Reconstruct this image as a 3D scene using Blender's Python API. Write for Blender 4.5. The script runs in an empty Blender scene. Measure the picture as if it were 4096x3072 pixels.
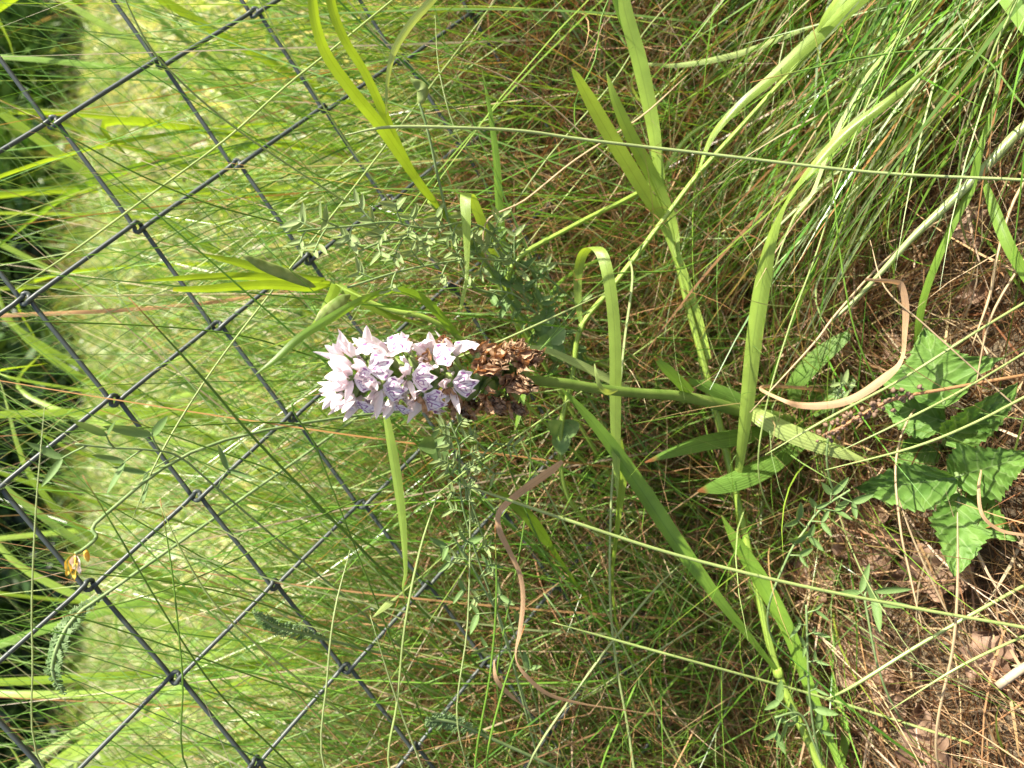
import bpy, math, random
import numpy as np
from mathutils import Vector, Matrix

random.seed(7)
rng = np.random.default_rng(7)
scene = bpy.context.scene
COL = scene.collection
R = math.radians

# ------------------------------------------------------------------ camera
F_PX = 2958.0                      # focal length in pixels of the 4096 x 3072 photograph
PITCH, ROLL = R(33.0), R(7.4)      # looking down, phone turned on its side (world up = picture left)
CAM = np.array([0.0, 0.0, 0.34])
FWD = np.array([0, math.cos(PITCH), -math.sin(PITCH)])
UP0 = np.array([0, math.sin(PITCH), math.cos(PITCH)])
RT0 = np.array([1.0, 0, 0])
RT = math.cos(ROLL) * RT0 + math.sin(ROLL) * UP0
UP = -math.sin(ROLL) * RT0 + math.cos(ROLL) * UP0
cd = bpy.data.cameras.new('camera')
cam = bpy.data.objects.new('camera', cd)
COL.objects.link(cam)
X, Y, Z = -UP, RT, -FWD
cam.matrix_world = Matrix(((X[0], Y[0], Z[0], CAM[0]), (X[1], Y[1], Z[1], CAM[1]), (X[2], Y[2], Z[2], CAM[2]), (0, 0, 0, 1)))
cd.sensor_fit = 'HORIZONTAL'
cd.sensor_width = 6.17
cd.lens = F_PX / 4096 * 6.17
cd.clip_start, cd.clip_end = 0.005, 200
cd.dof.use_dof = True
cd.dof.focus_distance = 0.262
cd.dof.aperture_fstop = 2.4
scene.camera = cam

# ------------------------------------------------------------------ light
SUN_AZ, SUN_EL = R(92), R(55)      # azimuth from +y towards +x
w = bpy.data.worlds.new('World')
scene.world = w
w.use_nodes = True
nt = w.node_tree
sky = nt.nodes.new('ShaderNodeTexSky')
sky.sky_type = 'NISHITA'
sky.sun_disc = False
sky.air_density = 0.7
sky.dust_density = 3.0
sky.ozone_density = 0.4
sky.sun_elevation = SUN_EL
sky.sun_rotation = SUN_AZ
bg = nt.nodes['Background']
bg.inputs[1].default_value = 0.10
nt.links.new(sky.outputs[0], bg.inputs[0])
sd = bpy.data.lights.new('sun', 'SUN')
sd.energy = 4.9
sd.angle = R(0.5)
sd.color = (1.0, 0.93, 0.80)
sun = bpy.data.objects.new('sun', sd)
COL.objects.link(sun)
sv = Vector((math.sin(SUN_AZ) * math.cos(SUN_EL), math.cos(SUN_AZ) * math.cos(SUN_EL), math.sin(SUN_EL)))
sun.rotation_euler = sv.to_track_quat('Z', 'Y').to_euler()
sun.location = (3, 1, 4)
scene.view_settings.view_transform = 'Standard'
scene.view_settings.look = 'None'
scene.view_settings.gamma = 1
scene.cycles.max_bounces = 4
scene.cycles.diffuse_bounces = 2
scene.cycles.transmission_bounces = 3
scene.cycles.glossy_bounces = 2
scene.view_settings.exposure = 1.4

# ------------------------------------------------------------------ picture -> place
def ray(px, py):
    return FWD * F_PX + (2048 - px) * UP + (1536 - py) * RT

def pt(px, py, y):
    """point in the vertical plane at forward distance y (metres) seen at a pixel"""
    d = ray(px, py)
    return CAM + d * (y / d[1])

def gz(px, py, z=0.0):
    """point at height z seen at a pixel"""
    d = ray(px, py)
    return CAM + d * ((z - CAM[2]) / d[2])

def mpp(p):
    """metres per photograph pixel at a point"""
    return float(np.dot(np.asarray(p) - CAM, FWD)) / F_PX

def ground_z(x, y):
    """height of the ground: flat by the orchid, a low bank up to the fence, then the lawn"""
    x = np.asarray(x, float); y = np.asarray(y, float)
    t = np.clip((y - 0.22) / 0.16, 0, 1)
    z = 0.065 * t * t * (3 - 2 * t)
    z = z + np.clip(y - 0.5, 0, 30) * 0.011
    k = np.clip((y - 0.45) / 0.8, 0, 1)
    z = z + np.clip(x, -9, 9) * 0.115 * k * k * (3 - 2 * k)          # the lawn falls away to the left
    near = np.exp(-((y - 0.2) / 0.5) ** 2)
    return z + near * 0.004 * (np.sin(x * 37 + 1.3) * np.cos(y * 41) + 0.6 * np.sin(x * 83 + y * 71))

# ------------------------------------------------------------------ materials
def new_mat(name):
    m = bpy.data.materials.new(name)
    m.use_nodes = True
    t = m.node_tree
    t.nodes.clear()
    return m, t

def N(t, kind, **kw):
    n = t.nodes.new(kind)
    for k, v in kw.items():
        if k.startswith('i'):
            n.inputs[int(k[1:])].default_value = v
        else:
            setattr(n, k, v)
    return n

def L(t, a, b):
    t.links.new(a, b)

def math_n(t, op, a, b=None, clamp=False):
    n = t.nodes.new('ShaderNodeMath'); n.operation = op; n.use_clamp = clamp
    for i, s in enumerate((a, b)):
        if s is None: continue
        if isinstance(s, (int, float)): n.inputs[i].default_value = s
        else: t.links.new(s, n.inputs[i])
    return n.outputs[0]

def mixcol(t, fac, a, b, mode='MIX'):
    n = t.nodes.new('ShaderNodeMix'); n.data_type = 'RGBA'; n.blend_type = mode
    for sock, s in ((n.inputs[0], fac), (n.inputs[6], a), (n.inputs[7], b)):
        if isinstance(s, (int, float)): sock.default_value = s
        elif isinstance(s, tuple): sock.default_value = (*s, 1) if len(s) == 3 else s
        else: t.links.new(s, sock)
    return n.outputs[2]

def leaf_surface(t, colour, rough=0.42, trans=0.38, spec=0.45, warm=(1.25, 1.15, 0.45), bump=None):
    """diffuse and gloss on the near face, light let through from behind"""
    p = N(t, 'ShaderNodeBsdfPrincipled')
    p.inputs['Roughness'].default_value = rough
    p.inputs['Specular IOR Level'].default_value = spec
    L(t, colour, p.inputs['Base Color'])
    tr = N(t, 'ShaderNodeBsdfTranslucent')
    L(t, mixcol(t, 1.0, colour, warm, 'MULTIPLY'), tr.inputs[0])
    if bump is not None:
        L(t, bump, p.inputs['Normal'])
    mx = N(t, 'ShaderNodeMixShader', i0=trans)
    L(t, p.outputs[0], mx.inputs[1]); L(t, tr.outputs[0], mx.inputs[2])
    o = N(t, 'ShaderNodeOutputMaterial')
    L(t, mx.outputs[0], o.inputs[0])

def blade_mat(name, col, tip=None, rough=0.38, trans=0.4, veins=14, tip_at=0.85, spec=0.5, warm=(1.3, 1.2, 0.4), vary=0.25):
    """grass blade: parallel veins across u, mottling, optional dry tip along v"""
    m, t = new_mat(name)
    uv = N(t, 'ShaderNodeUVMap'); s = N(t, 'ShaderNodeSeparateXYZ'); L(t, uv.outputs[0], s.inputs[0])
    u, v = s.outputs[0], s.outputs[1]
    oi = N(t, 'ShaderNodeObjectInfo')
    tc = N(t, 'ShaderNodeTexCoord')
    ns = N(t, 'ShaderNodeTexNoise'); ns.inputs['Scale'].default_value = 90; ns.inputs['Detail'].default_value = 4
    L(t, tc.outputs['Object'], ns.inputs['Vector'])
    vein = math_n(t, 'SINE', math_n(t, 'MULTIPLY', u, veins * 6.283))
    mid = math_n(t, 'SUBTRACT', 1.0, math_n(t, 'MULTIPLY', math_n(t, 'ABSOLUTE', math_n(t, 'SUBTRACT', u, 0.5)), 22.0), True)
    f = math_n(t, 'ADD', math_n(t, 'MULTIPLY', vein, 0.11), math_n(t, 'MULTIPLY', math_n(t, 'SUBTRACT', ns.outputs[0], 0.5), 0.9))
    f = math_n(t, 'ADD', f, math_n(t, 'MULTIPLY', math_n(t, 'SUBTRACT', oi.outputs['Random'], 0.5), vary))
    f = math_n(t, 'ADD', f, math_n(t, 'MULTIPLY', mid, -0.3))
    f = math_n(t, 'ADD', f, 0.5, True)
    c0 = tuple(x * 0.62 for x in col); c1 = tuple(min(1, x * 1.45) for x in col)
    c = mixcol(t, f, c0, c1)
    if tip:
        tf = math_n(t, 'MULTIPLY', math_n(t, 'SUBTRACT', math_n(t, 'ADD', v, math_n(t, 'MULTIPLY', ns.outputs[0], 0.1)), tip_at), 14.0, True)
        c = mixcol(t, tf, c, tip)
    b = N(t, 'ShaderNodeBump'); b.inputs['Strength'].default_value = 0.35; b.inputs['Distance'].default_value = 0.0002
    L(t, vein, b.inputs['Height'])
    leaf_surface(t, c, rough, trans, spec, warm, b.outputs[0])
    return m

def attr_mat(name, rough=0.4, trans=0.35, spec=0.45, warm=(1.25, 1.15, 0.45)):
    m, t = new_mat(name)
    a = N(t, 'ShaderNodeAttribute'); a.attribute_name = 'Col'
    leaf_surface(t, a.outputs[0], rough, trans, spec, warm)
    return m

def mottled(name, c0, c1, scale=60, rough=0.6, trans=0.0, spec=0.4, bump=0.3, warm=(1.2, 1.0, 0.6), dist=0.0004):
    m, t = new_mat(name)
    tc = N(t, 'ShaderNodeTexCoord')
    ns = N(t, 'ShaderNodeTexNoise'); ns.inputs['Scale'].default_value = scale; ns.inputs['Detail'].default_value = 5
    L(t, tc.outputs['Object'], ns.inputs['Vector'])
    f = math_n(t, 'MULTIPLY', math_n(t, 'SUBTRACT', ns.outputs[0], 0.32), 2.8, True)
    c = mixcol(t, f, c0, c1)
    b = N(t, 'ShaderNodeBump'); b.inputs['Strength'].default_value = bump; b.inputs['Distance'].default_value = dist
    L(t, ns.outputs[0], b.inputs['Height'])
    leaf_surface(t, c, rough, trans, spec, warm, b.outputs[0])
    return m

M = {}
M['fresh'] = blade_mat('grass_fresh', (0.19, 0.34, 0.04), (0.34, 0.22, 0.09), tip_at=1.02)
M['yellowgreen'] = blade_mat('grass_yellow_green', (0.27, 0.40, 0.04), (0.45, 0.34, 0.12), trans=0.52, tip_at=1.03)
M['pale'] = blade_mat('grass_pale', (0.31, 0.45, 0.075), (0.4, 0.32, 0.16), rough=0.33, spec=0.7, tip_at=1.03)
M['glaucous'] = blade_mat('grass_glaucous', (0.36, 0.46, 0.15), rough=0.36, spec=0.6, trans=0.25, veins=5)
M['stem'] = blade_mat('culm_green', (0.30, 0.43, 0.07), rough=0.36, spec=0.5, trans=0.2, veins=5)
M['stem_pale'] = blade_mat('culm_pale', (0.34, 0.42, 0.16), rough=0.34, spec=0.6, trans=0.2, veins=5)
M['stem_thin'] = blade_mat('stem_thin_green', (0.14, 0.27, 0.03), (0.42, 0.18, 0.06), rough=0.4, trans=0.3, veins=2, tip_at=0.97, vary=0.5)
M['stem_straw'] = blade_mat('stem_straw', (0.50, 0.38, 0.22), rough=0.42, trans=0.2, veins=3, spec=0.5)
M['dry'] = blade_mat('blade_dry', (0.46, 0.26, 0.11), rough=0.5, trans=0.3, veins=10, warm=(1.2, 0.9, 0.6))
M['dry_pale'] = blade_mat('blade_dry_pale', (0.56, 0.36, 0.20), rough=0.5, trans=0.3, veins=8, warm=(1.2, 0.95, 0.65))
M['mass'] = attr_mat('fine_grass', 0.30, 0.32, 0.6)
M['thatch'] = attr_mat('dead_thatch', 0.5, 0.22, 0.4, (1.15, 0.9, 0.6))
M['lawn_blade'] = attr_mat('lawn_blades', 0.4, 0.42)
M['hedge_leaf'] = attr_mat('hedge_leaves', 0.4, 0.2)
M['vetch'] = mottled('vetch_leaf', (0.22, 0.32, 0.10), (0.34, 0.43, 0.18), 400, 0.55, 0.32)
M['vetch_dark'] = mottled('vetch_leaf_dark', (0.12, 0.23, 0.06), (0.21, 0.32, 0.10), 300, 0.5, 0.3)
M['vetch_stem'] = mottled('vetch_stem', (0.16, 0.26, 0.08), (0.27, 0.36, 0.15), 300, 0.6, 0.15)
M['pod'] = mottled('pod_green', (0.20, 0.30, 0.07), (0.34, 0.42, 0.14), 260, 0.45, 0.35)
M['orchid_stem'] = mottled('orchid_stem', (0.11, 0.19, 0.03), (0.19, 0.28, 0.055), 120, 0.42, 0.15)
M['orchid_leaf'] = blade_mat('orchid_leaf', (0.15, 0.28, 0.05), (0.30, 0.13, 0.05), veins=9, tip_at=0.93)
M['orchid_leaf_pale'] = blade_mat('orchid_leaf_pale', (0.36, 0.46, 0.14), veins=7, rough=0.4)
M['ovary'] = mottled('ovary_green', (0.16, 0.25, 0.06), (0.30, 0.40, 0.13), 250, 0.45, 0.15)
M['petal'] = mottled('petal_lilac_white', (0.92, 0.80, 0.80), (0.95, 0.89, 0.86), 300, 0.5, 0.34, 0.3, 0.2, (1.0, 0.9, 1.0), 0.0001)
M['withered'] = mottled('withered_petal', (0.20, 0.10, 0.045), (0.62, 0.44, 0.27), 420, 0.6, 0.3, 0.3, 0.7, (1.3, 0.8, 0.4))
M['yellow'] = mottled('yellow_petal', (0.75, 0.45, 0.04), (0.85, 0.68, 0.15), 200, 0.5, 0.3)
M['dead_leaf'] = mottled('dead_leaf', (0.12, 0.068, 0.042), (0.40, 0.27, 0.18), 70, 0.6, 0.15, 0.4, 0.6)
M['straw_white'] = mottled('straw_white', (0.30, 0.24, 0.15), (0.46, 0.38, 0.26), 120, 0.5)

def lip_material():
    m, t = new_mat('lip_spotted')
    uv = N(t, 'ShaderNodeUVMap'); s = N(t, 'ShaderNodeSeparateXYZ'); L(t, uv.outputs[0], s.inputs[0])
    tc = N(t, 'ShaderNodeTexCoord')
    ns = N(t, 'ShaderNodeTexNoise'); ns.inputs['Scale'].default_value = 300; L(t, tc.outputs['Object'], ns.inputs['Vector'])
    wob = math_n(t, 'MULTIPLY', math_n(t, 'SUBTRACT', ns.outputs[0], 0.5), 0.20)
    u = math_n(t, 'ADD', math_n(t, 'ABSOLUTE', math_n(t, 'MULTIPLY', math_n(t, 'SUBTRACT', s.outputs[0], 0.5), 2.0)), wob)
    v = math_n(t, 'ADD', s.outputs[1], math_n(t, 'MULTIPLY', wob, 0.6))
    def ring(cu, cv, ru, rv, wd, k=9.0):
        a = math_n(t, 'POWER', math_n(t, 'DIVIDE', math_n(t, 'SUBTRACT', u, cu), ru), 2.0)
        b = math_n(t, 'POWER', math_n(t, 'DIVIDE', math_n(t, 'SUBTRACT', v, cv), rv), 2.0)
        d = math_n(t, 'ABSOLUTE', math_n(t, 'SUBTRACT', math_n(t, 'SQRT', math_n(t, 'ADD', a, b)), 1.0))
        return math_n(t, 'MULTIPLY', math_n(t, 'SUBTRACT', wd, d), k, True)
    f = ring(0.40, 0.42, 0.17, 0.15, 0.26, 7.0)
    for args in ((0.10, 0.50, 0.11, 0.34, 0.22), (0.36, 0.50, 0.42, 0.34, 0.10), (0.82, 0.66, 0.05, 0.05, 0.9)):
        f = math_n(t, 'MAXIMUM', f, ring(*args))
    fade = math_n(t, 'MULTIPLY', math_n(t, 'SUBTRACT', 0.95, v), 6.0, True)
    f = math_n(t, 'MULTIPLY', f, math_n(t, 'MULTIPLY', fade, 0.88))
    base = mixcol(t, ns.outputs[0], (0.90, 0.80, 0.83), (0.95, 0.90, 0.90))
    c = mixcol(t, f, base, (0.24, 0.03, 0.26))
    leaf_surface(t, c, 0.5, 0.3, 0.3, (1.0, 0.9, 1.0))
    return m
M['lip'] = lip_material()

def wire_material():
    m, t = new_mat('wire_coating')
    tc = N(t, 'ShaderNodeTexCoord')
    ns = N(t, 'ShaderNodeTexNoise'); ns.inputs['Scale'].default_value = 160; ns.inputs['Detail'].default_value = 6
    L(t, tc.outputs['Object'], ns.inputs['Vector'])
    c = mixcol(t, ns.outputs[0], (0.036, 0.047, 0.042), (0.085, 0.10, 0.09))
    p = N(t, 'ShaderNodeBsdfPrincipled'); p.inputs['Roughness'].default_value = 0.42; p.inputs['Specular IOR Level'].default_value = 0.42
    L(t, c, p.inputs[0])
    b = N(t, 'ShaderNodeBump'); b.inputs['Strength'].default_value = 0.15; b.inputs['Distance'].default_value = 0.0003
    L(t, ns.outputs[0], b.inputs['Height']); L(t, b.outputs[0], p.inputs['Normal'])
    o = N(t, 'ShaderNodeOutputMaterial'); L(t, p.outputs[0], o.inputs[0])
    return m
M['wire'] = wire_material()

def ground_material(name, cols, scale, rough=0.9):
    m, t = new_mat(name)
    tc = N(t, 'ShaderNodeTexCoord')
    n1 = N(t, 'ShaderNodeTexNoise'); n1.inputs['Scale'].default_value = scale; n1.inputs['Detail'].default_value = 8
    n2 = N(t, 'ShaderNodeTexNoise'); n2.inputs['Scale'].default_value = scale * 7; n2.inputs['Detail'].default_value = 5
    L(t, tc.outputs['Object'], n1.inputs['Vector']); L(t, tc.outputs['Object'], n2.inputs['Vector'])
    f1 = math_n(t, 'MULTIPLY', math_n(t, 'SUBTRACT', n1.outputs[0], 0.35), 3.3, True)
    f2 = math_n(t, 'MULTIPLY', math_n(t, 'SUBTRACT', n2.outputs[0], 0.4), 4.0, True)
    c = mixcol(t, f2, mixcol(t, f1, cols[0], cols[1]), cols[2])
    p = N(t, 'ShaderNodeBsdfPrincipled'); p.inputs['Roughness'].default_value = rough; p.inputs['Specular IOR Level'].default_value = 0.2
    L(t, c, p.inputs[0])
    b = N(t, 'ShaderNodeBump'); b.inputs['Strength'].default_value = 0.6; b.inputs['Distance'].default_value = 0.01
    L(t, n2.outputs[0], b.inputs['Height']); L(t, b.outputs[0], p.inputs['Normal'])
    o = N(t, 'ShaderNodeOutputMaterial'); L(t, p.outputs[0], o.inputs[0])
    return m
M['soil'] = ground_material('thatch_soil', ((0.05, 0.037, 0.024), (0.11, 0.085, 0.055), (0.18, 0.145, 0.095)), 30)
M['lawn'] = ground_material('lawn_sheet', ((0.07, 0.10, 0.02), (0.14, 0.15, 0.045), (0.05, 0.085, 0.012)), 14)  # dark base: shade in the gaps between lawn blades is put into this colour
M['bed'] = ground_material('bed_soil', ((0.14, 0.09, 0.05), (0.22, 0.15, 0.09), (0.10, 0.12, 0.04)), 6)

# ------------------------------------------------------------------ object helpers
def tag(o, label=None, cat=None, group=None, kind=None):
    if label: o['label'] = label
    if cat: o['category'] = cat
    if group: o['group'] = group
    if kind: o['kind'] = kind
    return o

def thing(name, label, cat, loc, group=None):
    o = bpy.data.objects.new(name, None)
    o.empty_display_size = 0.02
    o.location = tuple(loc)
    COL.objects.link(o)
    return tag(o, label, cat, group)

def mesh_data(name, verts, faces, mat, uv=None, smooth=True):
    me = bpy.data.meshes.new(name)
    me.from_pydata([tuple(map(float, v)) for v in verts], [], [tuple(f) for f in faces])
    if smooth:
        me.polygons.foreach_set('use_smooth', [True] * len(me.polygons))
    if uv is not None:
        lay = me.uv_layers.new(name='UVMap')
        idx = np.empty(len(me.loops), np.int32)
        me.loops.foreach_get('vertex_index', idx)
        lay.data.foreach_set('uv', np.asarray(uv, np.float32)[idx].ravel())
    me.materials.append(mat)
    me.update()
    return me

def link(name, me, parent=None, matrix=None):
    o = bpy.data.objects.new(name, me)
    COL.objects.link(o)
    if parent is not None:
        o.parent = parent
    if matrix is not None:
        o.matrix_basis = matrix
    return o

def part(name, geo, mat, parent, smooth=True):
    """geometry in world coordinates, stored relative to the parent's base"""
    v, f, uv = geo
    base = np.array(parent.location)
    return link(name, mesh_data(name, np.asarray(v) - base, f, mat, uv, smooth), parent)

def single(name, geo, mat, label, cat, group=None, base=None):
    v, f, uv = geo
    v = np.asarray(v)
    base = v[0] if base is None else np.asarray(base)
    o = link(name, mesh_data(name, v - base, f, mat, uv))
    o.location = tuple(map(float, base))
    return tag(o, label, cat, group)

# ------------------------------------------------------------------ shapes
def cr(P, seg=6):
    """smooth curve through the rows of P"""
    P = np.asarray(P, float)
    if len(P) < 3:
        t = np.linspace(0, 1, seg + 1)[:, None]
        return P[0] * (1 - t) + P[-1] * t
    Q = np.vstack([2 * P[0] - P[1], P, 2 * P[-1] - P[-2]])
    out = []
    for i in range(1, len(Q) - 2):
        a, b, c, d = Q[i - 1], Q[i], Q[i + 1], Q[i + 2]
        for t in np.linspace(0, 1, seg, endpoint=False):
            out.append(0.5 * (2 * b + (c - a) * t + (2 * a - 5 * b + 4 * c - d) * t * t + (3 * b - a - 3 * c + d) * t ** 3))
    out.append(P[-1])
    return np.array(out)

def unit(v):
    n = np.linalg.norm(v, axis=-1, keepdims=True)
    return v / np.maximum(n, 1e-12)

def tube(P, rad, sides=7, seg=6, cap=True):
    P = np.asarray(P, float)
    rad = np.broadcast_to(np.asarray(rad, float), (len(P),))
    S = cr(np.column_stack([P, rad]), seg)
    p, r = S[:, :3], np.maximum(S[:, 3], 1e-5)
    t = unit(np.gradient(p, axis=0))
    ref = np.array([0.3, -0.9, 0.31])
    n = unit(ref - (t @ ref)[:, None] * t)
    b = np.cross(t, n)
    a = np.linspace(0, 2 * np.pi, sides, endpoint=False)
    v = (p[:, None, :] + r[:, None, None] * (np.cos(a)[None, :, None] * n[:, None, :] + np.sin(a)[None, :, None] * b[:, None, :])).reshape(-1, 3)
    uv = np.stack(np.meshgrid(a / (2 * np.pi), np.linspace(0, 1, len(p))), -1).reshape(-1, 2)
    f = []
    for i in range(len(p) - 1):
        for j in range(sides):
            k = (j + 1) % sides
            f.append((i * sides + j, i * sides + k, (i + 1) * sides + k, (i + 1) * sides + j))
    if cap:
        f.append(tuple(range(sides))[::-1])
        f.append(tuple((len(p) - 1) * sides + j for j in range(sides)))
    return v, f, uv

def ribbon(P, wid, wd=None, roll=0.0, fold=0.12, seg=6, across=4):
    """blade along P with full widths wid (metres); turned towards the viewer by default, tipped by roll"""
    P = np.asarray(P, float)
    wid = np.asarray(wid, float)
    roll = np.atleast_1d(np.asarray(roll, float))
    roll = np.concatenate([np.full(max(0, len(P) - len(roll)), roll[0]), roll])      # a path continued to the soil keeps its first tilt
    S = cr(np.column_stack([P, wid, roll]), seg)
    p, ww, rl = S[:, :3], np.maximum(S[:, 3], 1e-5), S[:, 4]
    t = unit(np.gradient(p, axis=0))
    if wd is None:
        side = unit(np.cross(t, unit(p - CAM)))
        for i in range(1, len(side)):
            if side[i] @ side[i - 1] < 0: side[i] = -side[i]
    else:
        wv = np.asarray(wd, float)
        side = unit(wv - (t @ wv)[:, None] * t)
    nrm = np.cross(side, t)
    if wd is None and len(roll) and np.ptp(roll) == 0:
        sgn = lambda a: np.abs((nrm * math.cos(a) - side * math.sin(a)) @ np.array(sv)).mean()
        a = max(abs(float(roll[0])), 0.35)
        rl = np.full(len(p), a if sgn(a) > sgn(-a) else -a)          # blades turn their face to the light
    c, s = np.cos(rl)[:, None], np.sin(rl)[:, None]
    side, nrm = side * c + nrm * s, nrm * c - side * s
    us = np.linspace(0, 1, across + 1)
    off = (us - 0.5)
    lift = (np.abs(off) * 2 - 0.5) * fold
    v = (p[:, None, :] + ww[:, None, None] * (off[None, :, None] * side[:, None, :] + lift[None, :, None] * nrm[:, None, :])).reshape(-1, 3)
    uv = np.stack(np.meshgrid(us, np.linspace(0, 1, len(p))), -1).reshape(-1, 2)
    k = across + 1
    f = [(i * k + j, i * k + j + 1, (i + 1) * k + j + 1, (i + 1) * k + j) for i in range(len(p) - 1) for j in range(across)]
    return v, f, uv

def join(*geos):
    V, Fa, U, o = [], [], [], 0
    for v, f, u in geos:
        V.append(np.asarray(v)); U.append(np.asarray(u)); Fa += [tuple(i + o for i in q) for q in f]; o += len(v)
    return np.vstack(V), Fa, np.vstack(U)

def thatch_top(x, y):
    y = np.asarray(y)
    return np.interp(y, [0.10, 0.18, 0.24, 0.30, 0.345, 0.40, 0.5], [0.008, 0.012, 0.03, 0.07, 0.10, 0.06, 0.01]) * (1 + 0.25 * np.sin(x * 17) * np.cos(x * 7 + 1))

def px_path(pts):
    """control points (px, py, y); a point that would lie in the thatch comes forward along its ray to the top of it"""
    out = []
    for q in pts:
        p = pt(*q); y = q[2]
        while p[2] < ground_z(p[0], p[1]) + 0.8 * thatch_top(p[0], p[1]) + 0.003 and y > 0.07:
            y *= 0.985; p = pt(q[0], q[1], y)
        out.append(p)
    return np.array(out)

def wpx(P, ws):
    return np.array([q * mpp(p) for p, q in zip(P, ws)])

def img_dir(dx, dy):
    return -UP * dx - RT * dy

def drop(P):
    """continue a path from its first point down to the soil"""
    a = P[0]; d = P[0] - P[1]
    d = d / np.linalg.norm(d)
    z = float(ground_z(a[0], a[1]))
    h = a[2] - z
    if h < 0.004: return P
    g = np.array([d[0], d[1], min(d[2], -0.05)])
    if d[2] < -0.45:
        c = a + d * (h * 0.5 / -d[2])
        e = a + d * (h * 0.95 / -d[2])
    else:
        c = a + d * min(h * 0.8, 0.05)
        c[2] = min(c[2], a[2] + 0.01)
        e = c + np.array([d[0], d[1], 0]) * 0.02
    c[1] = max(c[1], 0.085); e[1] = max(e[1], 0.08)
    e[2] = float(ground_z(e[0], e[1])) - 0.003
    q = [(1 - t) ** 2 * a + 2 * t * (1 - t) * c + t * t * e for t in (1.0, 0.66, 0.33)]
    return np.vstack(q + [P])

def padw(P0, P, ws):
    return np.concatenate([np.full(len(P) - len(P0), ws[0]), ws])

def mass(name, root, az, el, length, width, col, droop, curl, nseg=6, roll=None, tipcol=None, mat=None, parent=None):
    """thousands of thin blades as one mesh; every argument is an array over blades"""
    n = len(root)
    step = (length / nseg)[:, None]
    k = np.arange(nseg)[None, :] / nseg
    e = el[:, None] - droop[:, None] * k
    a = az[:, None] + curl[:, None] * k
    d = np.stack([np.cos(e) * np.cos(a), np.cos(e) * np.sin(a), np.sin(e)], -1) * step[..., None]
    p = np.concatenate([root[:, None, :], root[:, None, :] + np.cumsum(d, 1)], 1)
    t = unit(np.gradient(p, axis=1))
    ra = rng.uniform(0, 2 * np.pi, n) if roll is None else roll
    ref = np.stack([np.cos(ra), np.sin(ra), np.zeros(n)], -1)[:, None, :] + np.zeros_like(t)
    side = unit(np.cross(t, ref))
    s = np.linspace(0, 1, nseg + 1)
    prof = np.clip(1.0 - s ** 2.2, 0.06, 1) * (0.75 + 0.25 * np.minimum(1, s * 5))
    wv = side * (width[:, None] * prof[None, :] * 0.5)[..., None]
    v = np.stack([p - wv, p + wv], 2).reshape(-1, 3).astype(np.float32)
    m = (nseg + 1) * 2
    base = (np.arange(n) * m)[:, None, None] + (np.arange(nseg) * 2)[None, :, None] + np.array([0, 1, 3, 2])[None, None, :]
    loops = base.reshape(-1).astype(np.int32)
    me = bpy.data.meshes.new(name)
    me.vertices.add(len(v)); me.vertices.foreach_set('co', v.ravel())
    me.loops.add(len(loops)); me.loops.foreach_set('vertex_index', loops)
    npoly = n * nseg
    me.polygons.add(npoly)
    me.polygons.foreach_set('loop_start', np.arange(npoly, dtype=np.int32) * 4)
    me.polygons.foreach_set('loop_total', np.full(npoly, 4, np.int32))
    me.polygons.foreach_set('use_smooth', np.ones(npoly, bool))
    me.update(calc_edges=True)
    at = me.color_attributes.new('Col', 'FLOAT_COLOR', 'POINT')
    c = np.repeat(col[:, None, :], nseg + 1, 1)
    if tipcol is not None:
        f = np.clip((s - 0.7) / 0.3, 0, 1)[None, :, None]
        c = c * (1 - f) + tipcol[:, None, :] * f
    c = np.concatenate([c, np.ones((n, nseg + 1, 1))], -1)
    at.data.foreach_set('color', np.repeat(c, 2, 1).reshape(-1).astype(np.float32))
    me.materials.append(mat)
    o = link(name, me, parent)
    return o

def palette(n, cols, jitter=0.18, weights=None):
    cols = np.array(cols)
    i = rng.choice(len(cols), n, p=weights)
    return np.clip(cols[i] * rng.uniform(1 - jitter, 1 + jitter, (n, 1)) * rng.uniform(0.92, 1.08, (n, 3)), 0, 1)

# ------------------------------------------------------------------ the setting: ground, lawn, bed
def sheet(name, xs, ys, mat, lift=0.0):
    gx, gy = np.meshgrid(xs, ys)
    z = ground_z(gx, gy) + lift
    v = np.stack([gx, gy, z], -1).reshape(-1, 3)
    k = len(xs)
    f = [(j * k + i, j * k + i + 1, (j + 1) * k + i + 1, (j + 1) * k + i) for j in range(len(ys) - 1) for i in range(k - 1)]
    return tag(link(name, mesh_data(name, v, f, mat)), kind='structure')

def spaced(a, b, n, p=1.0):
    t = np.linspace(-1, 1, n)
    return (a + b) / 2 + (b - a) / 2 * np.sign(t) * np.abs(t) ** p
sheet('ground', np.concatenate([[-60, -20, -6, -2], np.linspace(-0.9, 0.9, 70), [2, 6, 20, 60]]),
      np.concatenate([[-60, -20, -4, -1], np.linspace(-0.2, 0.6, 50), [1, 2, 4, 8, 20, 60]]), M['soil'])
sheet('lawn', np.linspace(-9, 9, 60), np.concatenate([np.linspace(0.40, 1.0, 20), np.linspace(1.1, 5.1, 30)]), M['lawn'], 0.004)
sheet('flower_bed', np.linspace(-9, 9, 40), np.linspace(5.0, 8.5, 12), M['bed'], 0.006)

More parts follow.
